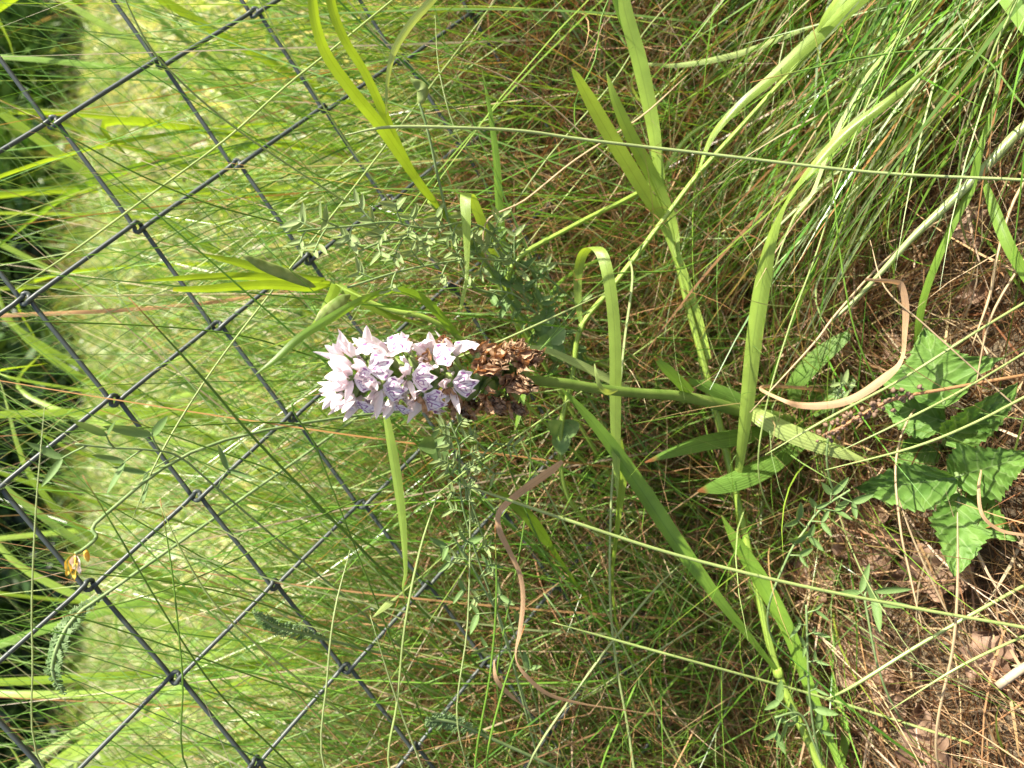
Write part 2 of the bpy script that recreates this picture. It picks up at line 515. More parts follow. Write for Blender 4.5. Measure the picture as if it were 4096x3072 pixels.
# ------------------------------------------------------------------ lawn grass beyond the fence
def lawn_patch(name, n, y0, y1, hgt, wid, p):
    y = y0 + (y1 - y0) * rng.uniform(0, 1, n) ** p
    x = rng.uniform(-1, 1, n) * (0.35 + 0.72 * y) + 0.05 * y
    root = np.stack([x, y, ground_z(x, y) + 0.002], -1)
    big = 0.5 + 0.5 * np.sin(x * 5.1 + 2 * np.sin(y * 3.3)) * np.cos(y * 4.3 + x)
    col = palette(n, [(0.30, 0.43, 0.10), (0.44, 0.51, 0.20), (0.56, 0.53, 0.31), (0.13, 0.28, 0.035), (0.68, 0.62, 0.46)], 0.3, [0.28, 0.24, 0.18, 0.18, 0.12])
    col = col * (0.8 + 0.35 * big[:, None])
    o = mass(name, root, rng.uniform(0, 6.28, n), rng.uniform(R(25), R(80), n), hgt * rng.uniform(0.5, 1.3, n), wid * rng.uniform(0.6, 1.4, n),
             np.clip(col, 0, 0.8), rng.uniform(0.2, 1.2, n), rng.normal(0, 0.5, n), 4, mat=M['lawn_blade'])
    return tag(o, 'sunlit short lawn grass beyond the wire fence', 'grass', kind='stuff')
lawn_patch('lawn_grass', 60000, 0.41, 5.0, 0.055, 0.0055, 2.4)

# ------------------------------------------------------------------ hedge at the far side of the lawn
M['bark'] = mottled('hedge_bark', (0.05, 0.035, 0.025), (0.12, 0.09, 0.06), 30, 0.8, 0.0)
def far_shrub(name, label, x0, x1, n, cols, leaf, tall):
    xc = (x0 + x1) / 2
    b = np.array([xc, 6.0, float(ground_z(xc, 6.0))])
    root = thing(name, label, 'hedge', b)
    hx = rng.uniform(x0, x1, n)
    front = rng.uniform(0, 1, n) < 0.68
    hy = np.where(front, 4.95 + 1.7 * rng.beta(1.2, 1.8, n) + 0.3 * np.sin(hx * 2.1) + 0.25 * np.sin(hx * 5.3) + 0.15 * np.sin(hx * 11), rng.uniform(6.9, 7.7, n))
    hz = ground_z(hx, hy) + 0.03 + tall * rng.uniform(0, 1, n) ** (1.9 if tall > 1 else 1.0)
    sz = np.where(front, 1.0, 1.8) * leaf
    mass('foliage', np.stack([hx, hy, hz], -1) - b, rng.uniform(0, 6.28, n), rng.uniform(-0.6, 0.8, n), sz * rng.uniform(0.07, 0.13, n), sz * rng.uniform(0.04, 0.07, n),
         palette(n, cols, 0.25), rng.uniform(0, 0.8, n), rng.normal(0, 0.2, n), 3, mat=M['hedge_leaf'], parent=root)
    k = int((x1 - x0) / 0.85)
    for i in range(k):
        x = x0 + 0.4 + i * 0.85 + random.uniform(-0.2, 0.2); y = 6.4 + random.uniform(-0.3, 0.3)
        g = float(ground_z(x, y))
        P = [(x, y, g - 0.05), (x + random.uniform(-.1, .1), y, g + 0.2 * tall), (x + random.uniform(-.25, .25), y, g + 0.48 * tall), (x + random.uniform(-.4, .4), y, g + 0.8 * tall)]
        part('trunk', tube(P, [0.045, 0.035, 0.025, 0.01], 7, 4), M['bark'], root)
far_shrub('hedge', 'dark shaded hedge along the far edge of the lawn', -7.5, 0.6, 44000, [(0.020, 0.045, 0.010), (0.035, 0.07, 0.015), (0.05, 0.10, 0.02)], 1.0, 2.5)  # the hedge's shade is put into these very dark leaf colours
far_shrub('shrub', 'leafy shrub beside the dark hedge past the lawn, sunlight painted into its leaf colours', 0.5, 7.5, 26000, [(0.17, 0.32, 0.05), (0.26, 0.42, 0.07), (0.07, 0.15, 0.025)], 1.0, 0.95)  # sunlit end of the foliage: the sunlight is painted into brighter leaf colours

n = 5000
x = rng.uniform(-6, 6, n); y = 4.75 + 0.35 * np.sin(x * 3.1) * np.sin(x * 7.7 + 1) + rng.normal(0, 0.16, n)
root = np.stack([x, y, ground_z(x, y)], -1)
o = mass('bed_edge_grass', root, rng.uniform(0, 6.28, n), rng.uniform(R(40), R(88), n), rng.uniform(0.05, 0.34, n) * (0.5 + 0.5 * np.abs(np.sin(x * 5))), rng.uniform(0.005, 0.014, n),
         palette(n, [(0.17, 0.29, 0.05), (0.28, 0.38, 0.08), (0.10, 0.18, 0.03), (0.40, 0.32, 0.16)], 0.25), rng.uniform(0.1, 1.2, n), rng.normal(0, 0.3, n), 5, mat=M['lawn_blade'])
tag(o, 'ragged taller grass where the lawn meets the hedge', 'grass', kind='stuff')

# ------------------------------------------------------------------ chain-link fence
W = 0.0707
FIT = dict(yaw=R(8.2), x0=1.6202, d=4.6966, z0=0.6884, h=0.4815)
LEAN = PITCH - R(25.4)
RL = np.array([[1, 0, 0], [0, math.cos(LEAN), math.sin(LEAN)], [0, -math.sin(LEAN), math.cos(LEAN)]])
RY = np.array([[math.cos(FIT['yaw']), -math.sin(FIT['yaw']), 0], [math.sin(FIT['yaw']), math.cos(FIT['yaw']), 0], [0, 0, 1]])
def fence_pt(j, row, off=0.0):
    p = RY @ np.array([FIT['x0'] - j, off / W, FIT['z0'] - FIT['h'] * row]) + np.array([0, FIT['d'], 0])
    return CAM + RL @ (p * W)
WR = 0.00092
fence = thing('wire_fence', 'dark green plastic coated chain-link wire fence with diamond mesh behind the grass', 'fence', fence_pt(2, 11))
for k in range(-13, 20):
    P = []
    for r in range(-9, 12):
        lo = (r + k) % 2 == 1
        q = k if lo else k + 1
        out = -0.019 if lo else 0.019                      # each bend reaches round its neighbour
        din = -0.0013 if r % 2 else 0.0013
        j = (q + out * 2) / 2
        jp = j + (0.055 if lo else -0.055)
        bias = 0.0007 if lo else -0.0007
        j += random.uniform(-.006, .006); jp += random.uniform(-.008, .008)
        P += [fence_pt(jp, r - 0.11, din - bias), fence_pt(j, r - 0.03, din * 0.6 - bias), fence_pt(j, r + 0.03, -din * 0.6 + bias), fence_pt(jp, r + 0.11, -din + bias)]
    part('wire', tube(P, WR, 7, 3), M['wire'], fence)

# ------------------------------------------------------------------ fine grass masses (nobody could count these)
GREENS = [(0.105, 0.25, 0.025), (0.155, 0.31, 0.04), (0.22, 0.37, 0.095), (0.075, 0.19, 0.022), (0.25, 0.39, 0.05)]
DEADS = [(0.31, 0.18, 0.085), (0.42, 0.28, 0.15), (0.21, 0.10, 0.04), (0.54, 0.42, 0.27), (0.13, 0.07, 0.03)]

# dead thatch tangled round the fence foot
n = 26000
x = rng.uniform(-0.42, 0.42, n); y = rng.uniform(0.20, 0.44, n)
near = np.interp(y, [0.2, 0.26, 0.33], [0.35, 0.55, 1.0])
z = ground_z(x, y) + thatch_top(x, y) * rng.uniform(0, 1, n) ** 0.8
col = palette(n, DEADS + [(0.16, 0.24, 0.05)], 0.25, [0.28, 0.22, 0.2, 0.08, 0.1, 0.12])
o = mass('dead_thatch', np.stack([x, y, z], -1), rng.uniform(0, 6.28, n), rng.normal(0.25, 0.4, n) * near, rng.uniform(0.05, 0.13, n) * (0.4 + 0.6 * near), rng.uniform(0.0004, 0.0010, n),
         col, rng.normal(0.4, 0.5, n), rng.normal(0, 0.9, n), 6, mat=M['thatch'])
tag(o, 'tangled brown dead grass matted below the flower spike', 'dead grass', kind='stuff')

# wiry green tussock growing through it, in front of the fence
n = 5200
x = rng.uniform(-0.40, 0.40, n); y = 0.245 + 0.17 * rng.uniform(0, 1, n)
root = np.stack([x, y, ground_z(x, y)], -1)
az = rng.uniform(R(-5), R(185), n)
col = palette(n, GREENS + [(0.42, 0.27, 0.12)], 0.2, [0.24, 0.22, 0.16, 0.16, 0.12, 0.10])
dead = rng.uniform(0, 1, n) < np.where(x > 0.0, 0.55, 0.22)
col[dead] = palette(int(dead.sum()), DEADS[:4], 0.2)
tip = np.where(rng.uniform(0, 1, (n, 1)) < 0.25, np.array([[0.42, 0.16, 0.05]]), col)
o = mass('wiry_grass', root, az, rng.uniform(R(42), R(88), n), rng.uniform(0.08, 0.24, n), rng.uniform(0.0006, 0.0012, n), col, rng.uniform(0.1, 1.1, n), rng.normal(0, 0.25, n), 8, tipcol=tip, mat=M['mass'])
tag(o, 'wiry green grass standing along the wire fence', 'grass', kind='stuff')

# taller single-file blades that rise past the mesh
n = 1900
x = rng.uniform(-0.44, 0.44, n); y = rng.uniform(0.24, 0.42, n)
root = np.stack([x, y, ground_z(x, y)], -1)
col = palette(n, GREENS + [(0.45, 0.25, 0.10), (0.52, 0.44, 0.28), (0.36, 0.46, 0.18)], 0.2, [0.16, 0.2, 0.2, 0.06, 0.12, 0.05, 0.07, 0.14])
o = mass('tall_wiry_grass', root, rng.uniform(R(5), R(175), n), rng.uniform(R(40), R(90), n), rng.uniform(0.24, 0.44, n), rng.uniform(0.0005, 0.0012, n), col, rng.uniform(0.0, 0.8, n), rng.normal(0, 0.2, n), 9, mat=M['mass'])
tag(o, 'tall fine grass blades rising past the wire mesh', 'grass', kind='stuff')

# long fine stems leaning in from both sides, crossing one another before the mesh
n = 620
lft = rng.uniform(0, 1, n) < 0.5
x = np.where(lft, rng.uniform(-0.48, -0.08, n), rng.uniform(0.08, 0.48, n)); y = rng.uniform(0.265, 0.345, n)
root = np.stack([x, y, ground_z(x, y)], -1)
az = np.where(lft, np.clip(rng.normal(R(25), R(25), n), R(0), R(90)), np.clip(rng.normal(R(155), R(25), n), R(90), R(180)))
col = palette(n, GREENS + [(0.40, 0.50, 0.20), (0.58, 0.50, 0.34)], 0.2, [0.16, 0.2, 0.2, 0.08, 0.14, 0.14, 0.08])
o = mass('crossing_grass', root, az, rng.uniform(R(35), R(72), n), rng.uniform(0.26, 0.46, n), rng.uniform(0.0005, 0.0012, n), col, rng.uniform(-0.1, 0.5, n), rng.normal(0, 0.12, n), 9, mat=M['mass'])
tag(o, 'long fine grass stems criss-crossing in front of the wire mesh', 'grass', kind='stuff')

def project(p):
    d = p - CAM; k = d @ FWD
    return 2048 - (d @ UP) / k * F_PX, 1536 - (d @ RT) / k * F_PX

# the combed sheaf that leans over the soil on the right of the orchid
n = 3000
x = rng.uniform(0.05, 0.40, n); y = rng.uniform(0.12, 0.30, n)
root = np.stack([x, y, ground_z(x, y) + rng.uniform(0, 0.02, n)], -1)
az = rng.normal(R(168), R(20), n); el = rng.normal(R(29), R(10), n); ln = rng.uniform(0.08, 0.20, n)
mid = root + (ln * 0.55)[:, None] * np.stack([np.cos(el) * np.cos(az), np.cos(el) * np.sin(az), np.sin(el)], -1)
mx, my = project(mid)
keep = my < 1150 - (mx - 2700) * 0.45 + rng.normal(0, 130, n)          # the sheaf ends where the litter begins
keep |= rng.uniform(0, 1, n) < 0.004
root, az, el, ln = root[keep], az[keep], el[keep], ln[keep]; n = len(root)
col = palette(n, GREENS + [(0.38, 0.48, 0.24), (0.50, 0.40, 0.24), (0.32, 0.17, 0.07)], 0.2, [0.14, 0.14, 0.12, 0.12, 0.04, 0.22, 0.14, 0.08])
o = mass('leaning_grass', root, az, el, ln, rng.uniform(0.0006, 0.0019, n), col, rng.uniform(-0.1, 0.55, n), rng.normal(0, 0.16, n), 7, mat=M['mass'])
tag(o, 'thick sheaf of fine green grass leaning over sideways', 'grass', kind='stuff')

# sparse green blades at the left foot of the orchid
n = 1200
x = rng.uniform(-0.36, 0.06, n); y = rng.uniform(0.13, 0.27, n)
root = np.stack([x, y, ground_z(x, y)], -1)
mx, my = project(root + np.array([0, 0, .02]))
root = root[(mx < 3350) | (rng.uniform(0, 1, n) < .12)]; n = len(root)
col = palette(n, GREENS + [(0.45, 0.33, 0.18)], 0.2)
o = mass('sparse_grass', root, rng.uniform(0, 6.28, n), rng.uniform(R(15), R(80), n), rng.uniform(0.03, 0.11, n), rng.uniform(0.0006, 0.0013, n), col, rng.uniform(0.0, 1.0, n), rng.normal(0, 0.4, n), 6, mat=M['mass'])
tag(o, 'sparse thin green grass rising from the straw litter', 'grass', kind='stuff')

# fine green undergrowth left of the orchid
n = 2300
x = rng.uniform(-0.34, 0.10, n); y = rng.uniform(0.205, 0.34, n)
root = np.stack([x, y, ground_z(x, y)], -1)
col = palette(n, GREENS + [(0.36, 0.46, 0.18), (0.45, 0.3, 0.14)], 0.2)
o = mass('undergrowth_grass', root, rng.uniform(0, 6.28, n), rng.uniform(R(20), R(85), n), rng.uniform(0.05, 0.17, n), rng.uniform(0.0004, 0.0010, n), col, rng.uniform(0.0, 1.0, n), rng.normal(0, 0.3, n), 7, mat=M['mass'])
tag(o, 'fine green undergrowth mixed with the brown thatch', 'grass', kind='stuff')

# straw litter on the open soil
n = 9500
x = rng.uniform(-0.36, 0.34, n); y = 0.06 + 0.2 * rng.uniform(0, 1, n)
z = ground_z(x, y) + 0.001 + 0.014 * rng.uniform(0, 1, n) ** 1.5
col = palette(n, DEADS + [(0.52, 0.38, 0.20)], 0.22, [0.20, 0.26, 0.10, 0.20, 0.06, 0.18])
o = mass('straw_litter', np.stack([x, y, z], -1), rng.uniform(0, 6.28, n), rng.normal(0.05, 0.16, n), rng.uniform(0.02, 0.09, n), rng.uniform(0.0005, 0.0014, n), col, rng.normal(0.1, 0.3, n), rng.normal(0, 0.7, n), 5, mat=M['thatch'])
tag(o, 'loose straw litter scattered over the bare soil', 'straw', kind='stuff')

# ------------------------------------------------------------------ big grass plants traced one by one
def blade(parent, pts, ws, mat, name='leaf_blade', label=None, to_ground=False, **kw):
    P = px_path(pts)
    wv = wpx(P, ws) * .9
    if to_ground:
        P2 = drop(P); wv = padw(P, P2, wv); P = P2
    o = part(name, ribbon(P, wv, **kw), M[mat], parent)
    if label: o['label'] = label
    return o

def culm(parent, pts, ws, mat, name='culm', to_ground=True):
    P = px_path(pts); r = wpx(P, ws) / 2
    if to_ground:
        P2 = drop(P); r = padw(P, P2, r); P = P2
    return part(name, tube(P, r, 8, 6), M[mat], parent)

def knot(parent, q, w, d):
    p = pt(*q); a = np.asarray(img_dir(*d)); m = mpp(p)
    P = [p - a * 18 * m, p - a * 5 * m, p + a * 5 * m, p + a * 18 * m]
    return part('node', tube(P, np.array([0.40, 0.47, 0.47, 0.40]) * w * m, 8, 3), M['stem'], parent)

def ground_of(pts):
    P = drop(px_path(pts[:2]))
    return P[0]

# tall reed-like grass leaning right across in front of the tussock, behind the orchid's stem
pA = [(3420, 3330, .175), (3280, 3060, .186), (3112, 2690, .203), (3020, 2310, .216), (2935, 1940, .227), (2865, 1640, .234), (2812, 1440, .238), (2740, 1180, .245), (2660, 800, .249), (2590, 420, .252), (2490, 0, .254), (2400, -320, .252)]
gA = thing('reed_plant', 'tall leafy grass culm leaning across behind the orchid stem', 'grass plant', ground_of(pA))
culm(gA, pA, [36, 36, 32, 30, 30, 28, 26, 24, 22, 20, 18, 10], 'stem')
knot(gA, (3112, 2690, .2025), 44, (-.2, -1)); knot(gA, (2940, 1955, .2265), 42, (-.2, -1)); knot(gA, (2813, 1447, .2405), 40, (-.2, -1))
blade(gA, [(2822, 1440, .2400), (2790, 1290, .2425), (2735, 1110, .2445), (2700, 1010, .246)], [50, 50, 46, 40], 'stem', name='leaf_sheath', fold=.25)
blade(gA, [(2700, 1030, .244), (2655, 900, .246), (2560, 740, .244), (2450, 560, .240), (2370, 420, .236), (2310, 310, .232), (2285, 270, .231)], [18, 44, 66, 70, 62, 34, 3], 'pale', roll=.3)
blade(gA, [(2715, 1040, .245), (2690, 900, .247), (2620, 730, .247), (2530, 560, .245), (2460, 400, .242), (2425, 285, .240)], [16, 46, 62, 60, 40, 3], 'pale', roll=.15)
blade(gA, [(2640, 720, .248), (2610, 500, .247), (2560, 260, .245), (2500, 40, .243), (2470, -140, .24)], [44, 62, 72, 64, 50], 'pale', roll=-.2)
blade(gA, [(2590, 420, .251), (2540, 220, .248), (2480, 60, .246), (2430, -100, .244)], [14, 26, 30, 24], 'fresh', roll=.2)
blade(gA, [(2942, 1960, .2255), (2960, 1840, .222), (2985, 1640, .213), (3015, 1360, .205), (3050, 1130, .198), (3085, 960, .192), (3150, 800, .184), (3262, 655, .175), (3392, 525, .167), (3560, 400, .155), (3740, 245, .140)],
      [18, 38, 58, 70, 70, 50, 22, 36, 46, 36, 6], 'pale', roll=[0, 0, .1, .15, .15, .4, .9, .3, 0, 0, 0], fold=.2, label='long strap blade standing up from the culm and arching over')
blade(gA, [(3112, 2690, .202), (2990, 2540, .206), (2860, 2380, .211), (2720, 2190, .219), (2560, 1950, .230), (2420, 1750, .234), (2300, 1610, .238), (2235, 1545, .240)], [16, 34, 52, 74, 76, 58, 28, 4], 'fresh', fold=.2, roll=.1)
blade(gA, [(3400, 3180, .172), (3330, 2990, .182), (3240, 2760, .192), (3150, 2520, .201), (3040, 2320, .210), (2945, 2170, .216), (2885, 2060, .219)], [20, 34, 50, 66, 76, 52, 4], 'fresh', fold=.2)

# second grass with the folded-over hairpin blade
pB = [(2240, 1760, .262), (2290, 1500, .258), (2322, 1312, .254), (2430, 1170, .250), (2540, 1030, .245), (2660, 870, .238), (2790, 700, .230), (2960, 510, .219), (3160, 290, .206), (3420, 20, .190), (3650, -230, .175)]
gB = thing('grass_plant', 'grass with a blade bent over like a hairpin and a broad pale leaf', 'grass plant', ground_of(pB))
culm(gB, pB, [22, 22, 22, 22, 22, 20, 20, 18, 16, 14, 8], 'stem')
knot(gB, (2324, 1308, .2535), 30, (.3, -1))
blade(gB, [(2324, 1300, .2535), (2312, 1200, .2535), (2312, 1100, .252), (2330, 1020, .247), (2366, 988, .240), (2405, 1010, .233), (2432, 1100, .229), (2452, 1240, .228), (2462, 1420, .229), (2462, 1650, .231), (2466, 1850, .233), (2470, 1990, .234)],
      [14, 32, 40, 46, 52, 54, 54, 54, 54, 50, 34, 4], 'pale', wd=img_dir(1, -.1), fold=.06, label='blade folded over into a hairpin')
blade(gB, [(2785, 705, .2295), (2850, 545, .222), (2960, 420, .213), (3090, 310, .204), (3230, 180, .195), (3400, 30, .185), (3560, -120, .176)], [8, 26, 36, 46, 58, 66, 66], 'pale', roll=[.7, .3, 0, 0, 0, 0, 0], fold=.12, label='broad glossy pale leaf')
blade(gB, [(3265, 130, .193), (3310, 60, .188), (3380, -30, .182), (3450, -120, .178)], [12, 40, 50, 40], 'pale', roll=.5)

# third culm on the far right
pC = [(4330, 330, .118), (4096, 510, .133), (3950, 660, .142), (3800, 810, .151), (3660, 940, .160), (3560, 1050, .167), (3440, 1180, .176), (3310, 1300, .185)]
gC = thing('grass_plant', 'stout pale grass culm lying over the dry litter above the toothed leaves', 'grass plant', ground_of(pC))
culm(gC, pC, [44, 44, 40, 36, 28, 22, 16, 6], 'stem_pale')
blade(gC, [(3930, 700, .144), (3975, 830, .139), (4030, 970, .133), (4110, 1110, .127), (4220, 1260, .12)], [14, 46, 52, 46, 30], 'fresh', roll=.2)
# bright yellow-green plant standing right of the flower spike
pD = [(2080, 1290, .272), (1960, 1080, .270), (1850, 930, .266), (1720, 800, .262), (1600, 640, .256), (1500, 470, .251)]
gD = thing('grass_plant', 'bright yellow-green grass with two long arching blades beside the hairy vetch', 'grass plant', ground_of(pD))
culm(gD, pD[:4], [18, 24, 30, 30], 'stem')
blade(gD, [(1800, 880, .263), (1700, 760, .258), (1600, 620, .253), (1520, 500, .248), (1430, 390, .243), (1320, 240, .238), (1270, 120, .234), (1250, 0, .231), (1240, -120, .229)], [20, 36, 46, 56, 56, 52, 48, 46, 40], 'yellowgreen', roll=.2, fold=.16)
blade(gD, [(1780, 870, .266), (1680, 740, .263), (1600, 600, .259), (1530, 440, .255), (1460, 290, .250), (1380, 160, .246), (1330, 30, .243), (1310, -110, .24)], [18, 34, 44, 42, 40, 42, 44, 40], 'yellowgreen', roll=-.1, fold=.16)
blade(gD, [(1545, 455, .251), (1550, 330, .246), (1575, 210, .240), (1640, 100, .233), (1720, 10, .226), (1800, -80, .22)], [5, 18, 30, 36, 36, 30], 'glaucous', roll=.3)

# short bright shoot behind the spike: blades fanned out in front of the fence
pE = [(1930, 1440, .262), (1840, 1350, .260), (1700, 1270, .262), (1560, 1240, .266), (1440, 1190, .270), (1340, 1140, .275)]
gE = thing('grass_plant', 'bright green grass shoot with blades fanned in front of the fence', 'grass plant', ground_of(pE))
culm(gE, pE, [14, 18, 22, 22, 20, 14], 'stem')
blade(gE, [(1330, 1140, .275), (1240, 1150, .272), (1100, 1140, .268), (960, 1145, .264), (830, 1155, .261), (692, 1158, .258)], [12, 40, 44, 40, 34, 20], 'yellowgreen', roll=.1)
blade(gE, [(1320, 1130, .277), (1200, 1118, .275), (1060, 1108, .273), (900, 1105, .270), (740, 1112, .268), (560, 1125, .265)], [12, 32, 36, 34, 26, 3], 'yellowgreen', roll=-.15)
blade(gE, [(1300, 1115, .279), (1180, 1105, .280), (1060, 1080, .280), (930, 1045, .280), (800, 1015, .28)], [10, 34, 40, 34, 4], 'yellowgreen', roll=.2)
blade(gE, [(1345, 1140, .273), (1325, 1190, .262), (1285, 1260, .258), (1230, 1330, .256), (1150, 1365, .255), (1070, 1390, .254)], [46, 44, 30, 22, 14, 3], 'yellowgreen', wd=img_dir(.8, .5), roll=0)
blade(gE, [(1345, 1142, .275), (1420, 1185, .270), (1520, 1245, .267), (1600, 1275, .266), (1690, 1290, .266)], [42, 44, 34, 20, 4], 'yellowgreen', roll=.2)
blade(gE, [(1880, 1410, .263), (1800, 1310, .258), (1720, 1220, .254), (1640, 1170, .251), (1560, 1165, .249), (1450, 1200, .247), (1320, 1275, .246), (1200, 1350, .246), (1100, 1440, .247), (1020, 1500, .249)], [18, 34, 40, 36, 30, 34, 40, 36, 26, 4], 'fresh', roll=[.1, .1, .2, .4, .6, .4, .2, .1, 0, 0])

# blades that stand on their own
def lone(pts, ws, mat, label, name='grass_shoot', cat='grass blade', group=None, to_ground=True, **kw):
    P = px_path(pts); wv = wpx(P, ws)
    if to_ground:
        P2 = drop(P); wv = padw(P, P2, wv); P = P2
    return single(name, ribbon(P, wv, **kw), M[mat], label, cat, group)

lone([(2040, 1120, .282), (2010, 960, .275), (1995, 800, .270), (1985, 640, .266), (1960, 450, .262), (1928, 280, .258)], [20, 30, 34, 30, 20, 3], 'fresh', 'straight narrow green blade pointing past the folded blade', roll=.1)
lone([(2000, 1080, .274), (1960, 980, .268), (1920, 870, .262), (1882, 782, .254), (1862, 785, .248), (1865, 880, .246), (1868, 1000, .247), (1866, 1110, .248), (1850, 1200, .249), (1840, 1245, .25)],
     [26, 36, 42, 44, 44, 38, 24, 14, 16, 3], 'pale', 'short blade folded sharply down among the hairy vetch', wd=img_dir(1, .15), fold=.05)
lone([(1625, 2400, .262), (1622, 2280, .258), (1612, 2110, .254), (1590, 1930, .251), (1565, 1780, .249), (1540, 1640, .248)], [6, 16, 30, 40, 38, 24], 'pale', 'pale upright blade hanging below the white flowers', roll=.2)
lone([(1620, 2360, .266), (1560, 2410, .262), (1490, 2470, .258), (1405, 2425, .256)][:3], [6, 30, 4], 'glaucous', 'short pale blade crossing the hanging blade', to_ground=True)
lone([(2060, 1380, .262), (2180, 1400, .258), (2300, 1450, .255), (2420, 1510, .252), (2560, 1580, .25)], [6, 24, 34, 34, 20], 'glaucous', 'flat blade lying behind the orchid stem', roll=.3)
lone([(2130, 1330, .27), (2110, 1470, .266), (2080, 1640, .262), (2060, 1720, .26)], [14, 24, 24, 6], 'fresh', 'short green blade behind the withered flowers')
lone([(2240, 2240, .258), (2170, 2140, .254), (2090, 2040, .251), (1990, 1970, .249), (2000, 1900, .248)][:4], [16, 46, 50, 30], 'fresh', 'bright short blade under the drooping tan ribbon')
lone([(2450, 2350, .246), (2470, 2100, .239), (2490, 1900, .236), (2478, 1760, .235)], [10, 22, 36, 24], 'yellowgreen', 'yellow-green blade behind the hairpin')
lone([(3320, 3200, .20), (3380, 2960, .205), (3350, 2800, .208), (3310, 2690, .21)], [26, 34, 28, 4], 'fresh', 'short blade beside the leaning culm base')
lone([(3800, 920, .152), (3880, 760, .146), (3920, 600, .142), (3980, 400, .138), (4010, 220, .135)], [30, 34, 26, 16, 4], 'fresh', 'blade leaning behind the stout pale culm')
lone([(2560, 265, .258), (2700, 262, .252), (2850, 240, .244), (3000, 200, .236), (3180, 130, .225), (3290, 90, .218)], [10, 18, 24, 24, 18, 4], 'glaucous', 'bluish blade sweeping behind the broad pale leaf')
lone([(3160, 900, .19), (3250, 770, .185), (3330, 560, .18), (3450, 330, .172), (3600, 140, .16)], [6, 14, 16, 16, 4], 'glaucous', 'narrow bluish blade within the leaning sheaf')

lone([(4330, 330, .112), (4170, 170, .125), (4050, 20, .137), (3960, -100, .146)], [50, 62, 60, 40], 'fresh', 'wide flat green blade crossing the stout pale culm', roll=.1)

# dry ribbons
lone([(2440, 2832, .236), (2330, 2815, .237), (2200, 2780, .238), (2110, 2710, .239), (2062, 2630, .240), (2080, 2520, .240), (2092, 2400, .240), (2080, 2300, .240), (2040, 2210, .240), (2000, 2130, .239), (1992, 2065, .238), (2020, 2020, .237), (2100, 1955, .236), (2200, 1885, .236), (2250, 1845, .236)],
     [5, 8, 15, 17, 8, 17, 18, 18, 20, 26, 22, 24, 30, 30, 16], 'dry_pale', 'long drooping tan dry ribbon of dead blade', 'withered_shoot', 'dead blade', roll=[0, 0, .3, .3, .8, .2, 0, 0, .2, .4, .2, 0, 0, 0, 0])
lone([(3130, 1600, 0.1804), (3210, 1622, 0.1760), (3330, 1618, 0.1690), (3430, 1585, 0.1637), (3540, 1510, 0.1584), (3605, 1440, 0.1566), (3618, 1330, 0.1558), (3622, 1230, 0.1549), (3608, 1150, 0.1549), (3580, 1128, 0.1558), (3460, 1118, 0.1602)],
     [14, 26, 30, 30, 32, 18, 22, 26, 24, 22, 10], 'dry_pale', 'curled tan dead blade looping beside the toothed leaves', 'withered_shoot', 'dead blade', roll=[0, .2, 0, .1, 0, .6, .5, .2, .2, .6, .2])
lone([(4096, 2140, .125), (4000, 2120, .13), (3930, 2060, .134), (3915, 1960, .137), (3925, 1880, .138)], [12, 14, 14, 12, 6], 'dry_pale', 'thin curled straw over the toothed leaves', 'withered_shoot', 'dead blade')
lone([(2100, 2830, .25), (2050, 2790, .249), (1985, 2720, .248), (1975, 2640, .248)], [4, 18, 22, 5], 'dry_pale', 'small curled pale withered leaf scrap', 'withered_shoot', 'dead blade', roll=.6)
lone([(0, 1262, .42), (400, 1245, .41), (800, 1215, .40), (1150, 1165, .39), (1250, 1150, .385), (1500, 1130, .37)][::-1], [8, 10, 13, 16, 18, 18], 'dry', 'thick dry tan stalk standing behind the wire fence', 'dry_stalk', 'dead stalk')

# long thin stems seen singly: (control points from the root end, width, material, label, group)
LOOK = {'stem_thin': 'dark green', 'glaucous': 'pale green', 'stem_pale': 'yellowish', 'stem_straw': 'straw-coloured', 'stem': 'thick bright green'}
def stems(items, label, group, name='grass_culm', cat='grass stem'):
    base_label, base_group = label, group
    for pts, wd, mat in items:
        label = base_label % LOOK[mat] if '%s' in base_label else base_label
        group = LOOK[mat] + ' ' + base_group if base_group else None
        P = px_path(pts); r = wpx(P, [wd * .74] * len(P)) / 2
        P2 = drop(P); r = padw(P, P2, r); r[-1] *= 0.35
        single(name, tube(P2, r, 6, 5), M[mat], label, cat, group)

stems([([(4250, 745, .108), (4096, 720, .118), (3500, 690, .155), (2800, 612, .195), (2350, 560, .215), (2100, 525, .224), (1870, 512, .231), (1560, 508, .24), (1380, 540, .247)], 17, 'stem_pale')], 'long bright stem arching in front of the two pale pointed blades', None)
stems([([(4300, 2560, .108), (4096, 2510, .12), (3700, 2440, .143), (3200, 2342, .168), (2700, 2218, .195), (2300, 2090, .214), (2050, 2005, .225), (1790, 1918, .236)], 19, 'glaucous')], 'long bluish stem slanting above the dead leaves on the soil', None)
stems([([(3820, 2955, .155), (3300, 2792, .183), (2760, 2642, .205), (2480, 2565, .218), (2210, 2490, .228)], 15, 'glaucous')], 'bluish stem crossing the base of the leaning culm', None)
stems([([(1700, 1520, .262), (1790, 1450, .240), (2000, 1365, .238), (2210, 1270, .238), (2445, 1160, .24)], 12, 'stem_pale')], 'pale double stem touching the top of the withered flowers', None)
stems([([(2560, 3200, .235), (2510, 2900, .238), (2465, 2650, .240), (2440, 2380, .240), (2445, 2000, .238), (2465, 1750, .237), (2480, 1560, .237), (2500, 1350, .238), (2530, 1120, .24), (2515, 1020, .245)], 14, 'stem_pale')], 'tall pale stem hooked over at its tip beside the hairpin blade', None)
stems([([(2000, 1550, .255), (2160, 1400, .250), (2330, 1200, .246), (2480, 1060, .244)][::-1], 9, 'stem_thin')], 'thin stem behind the orchid stalk', None)

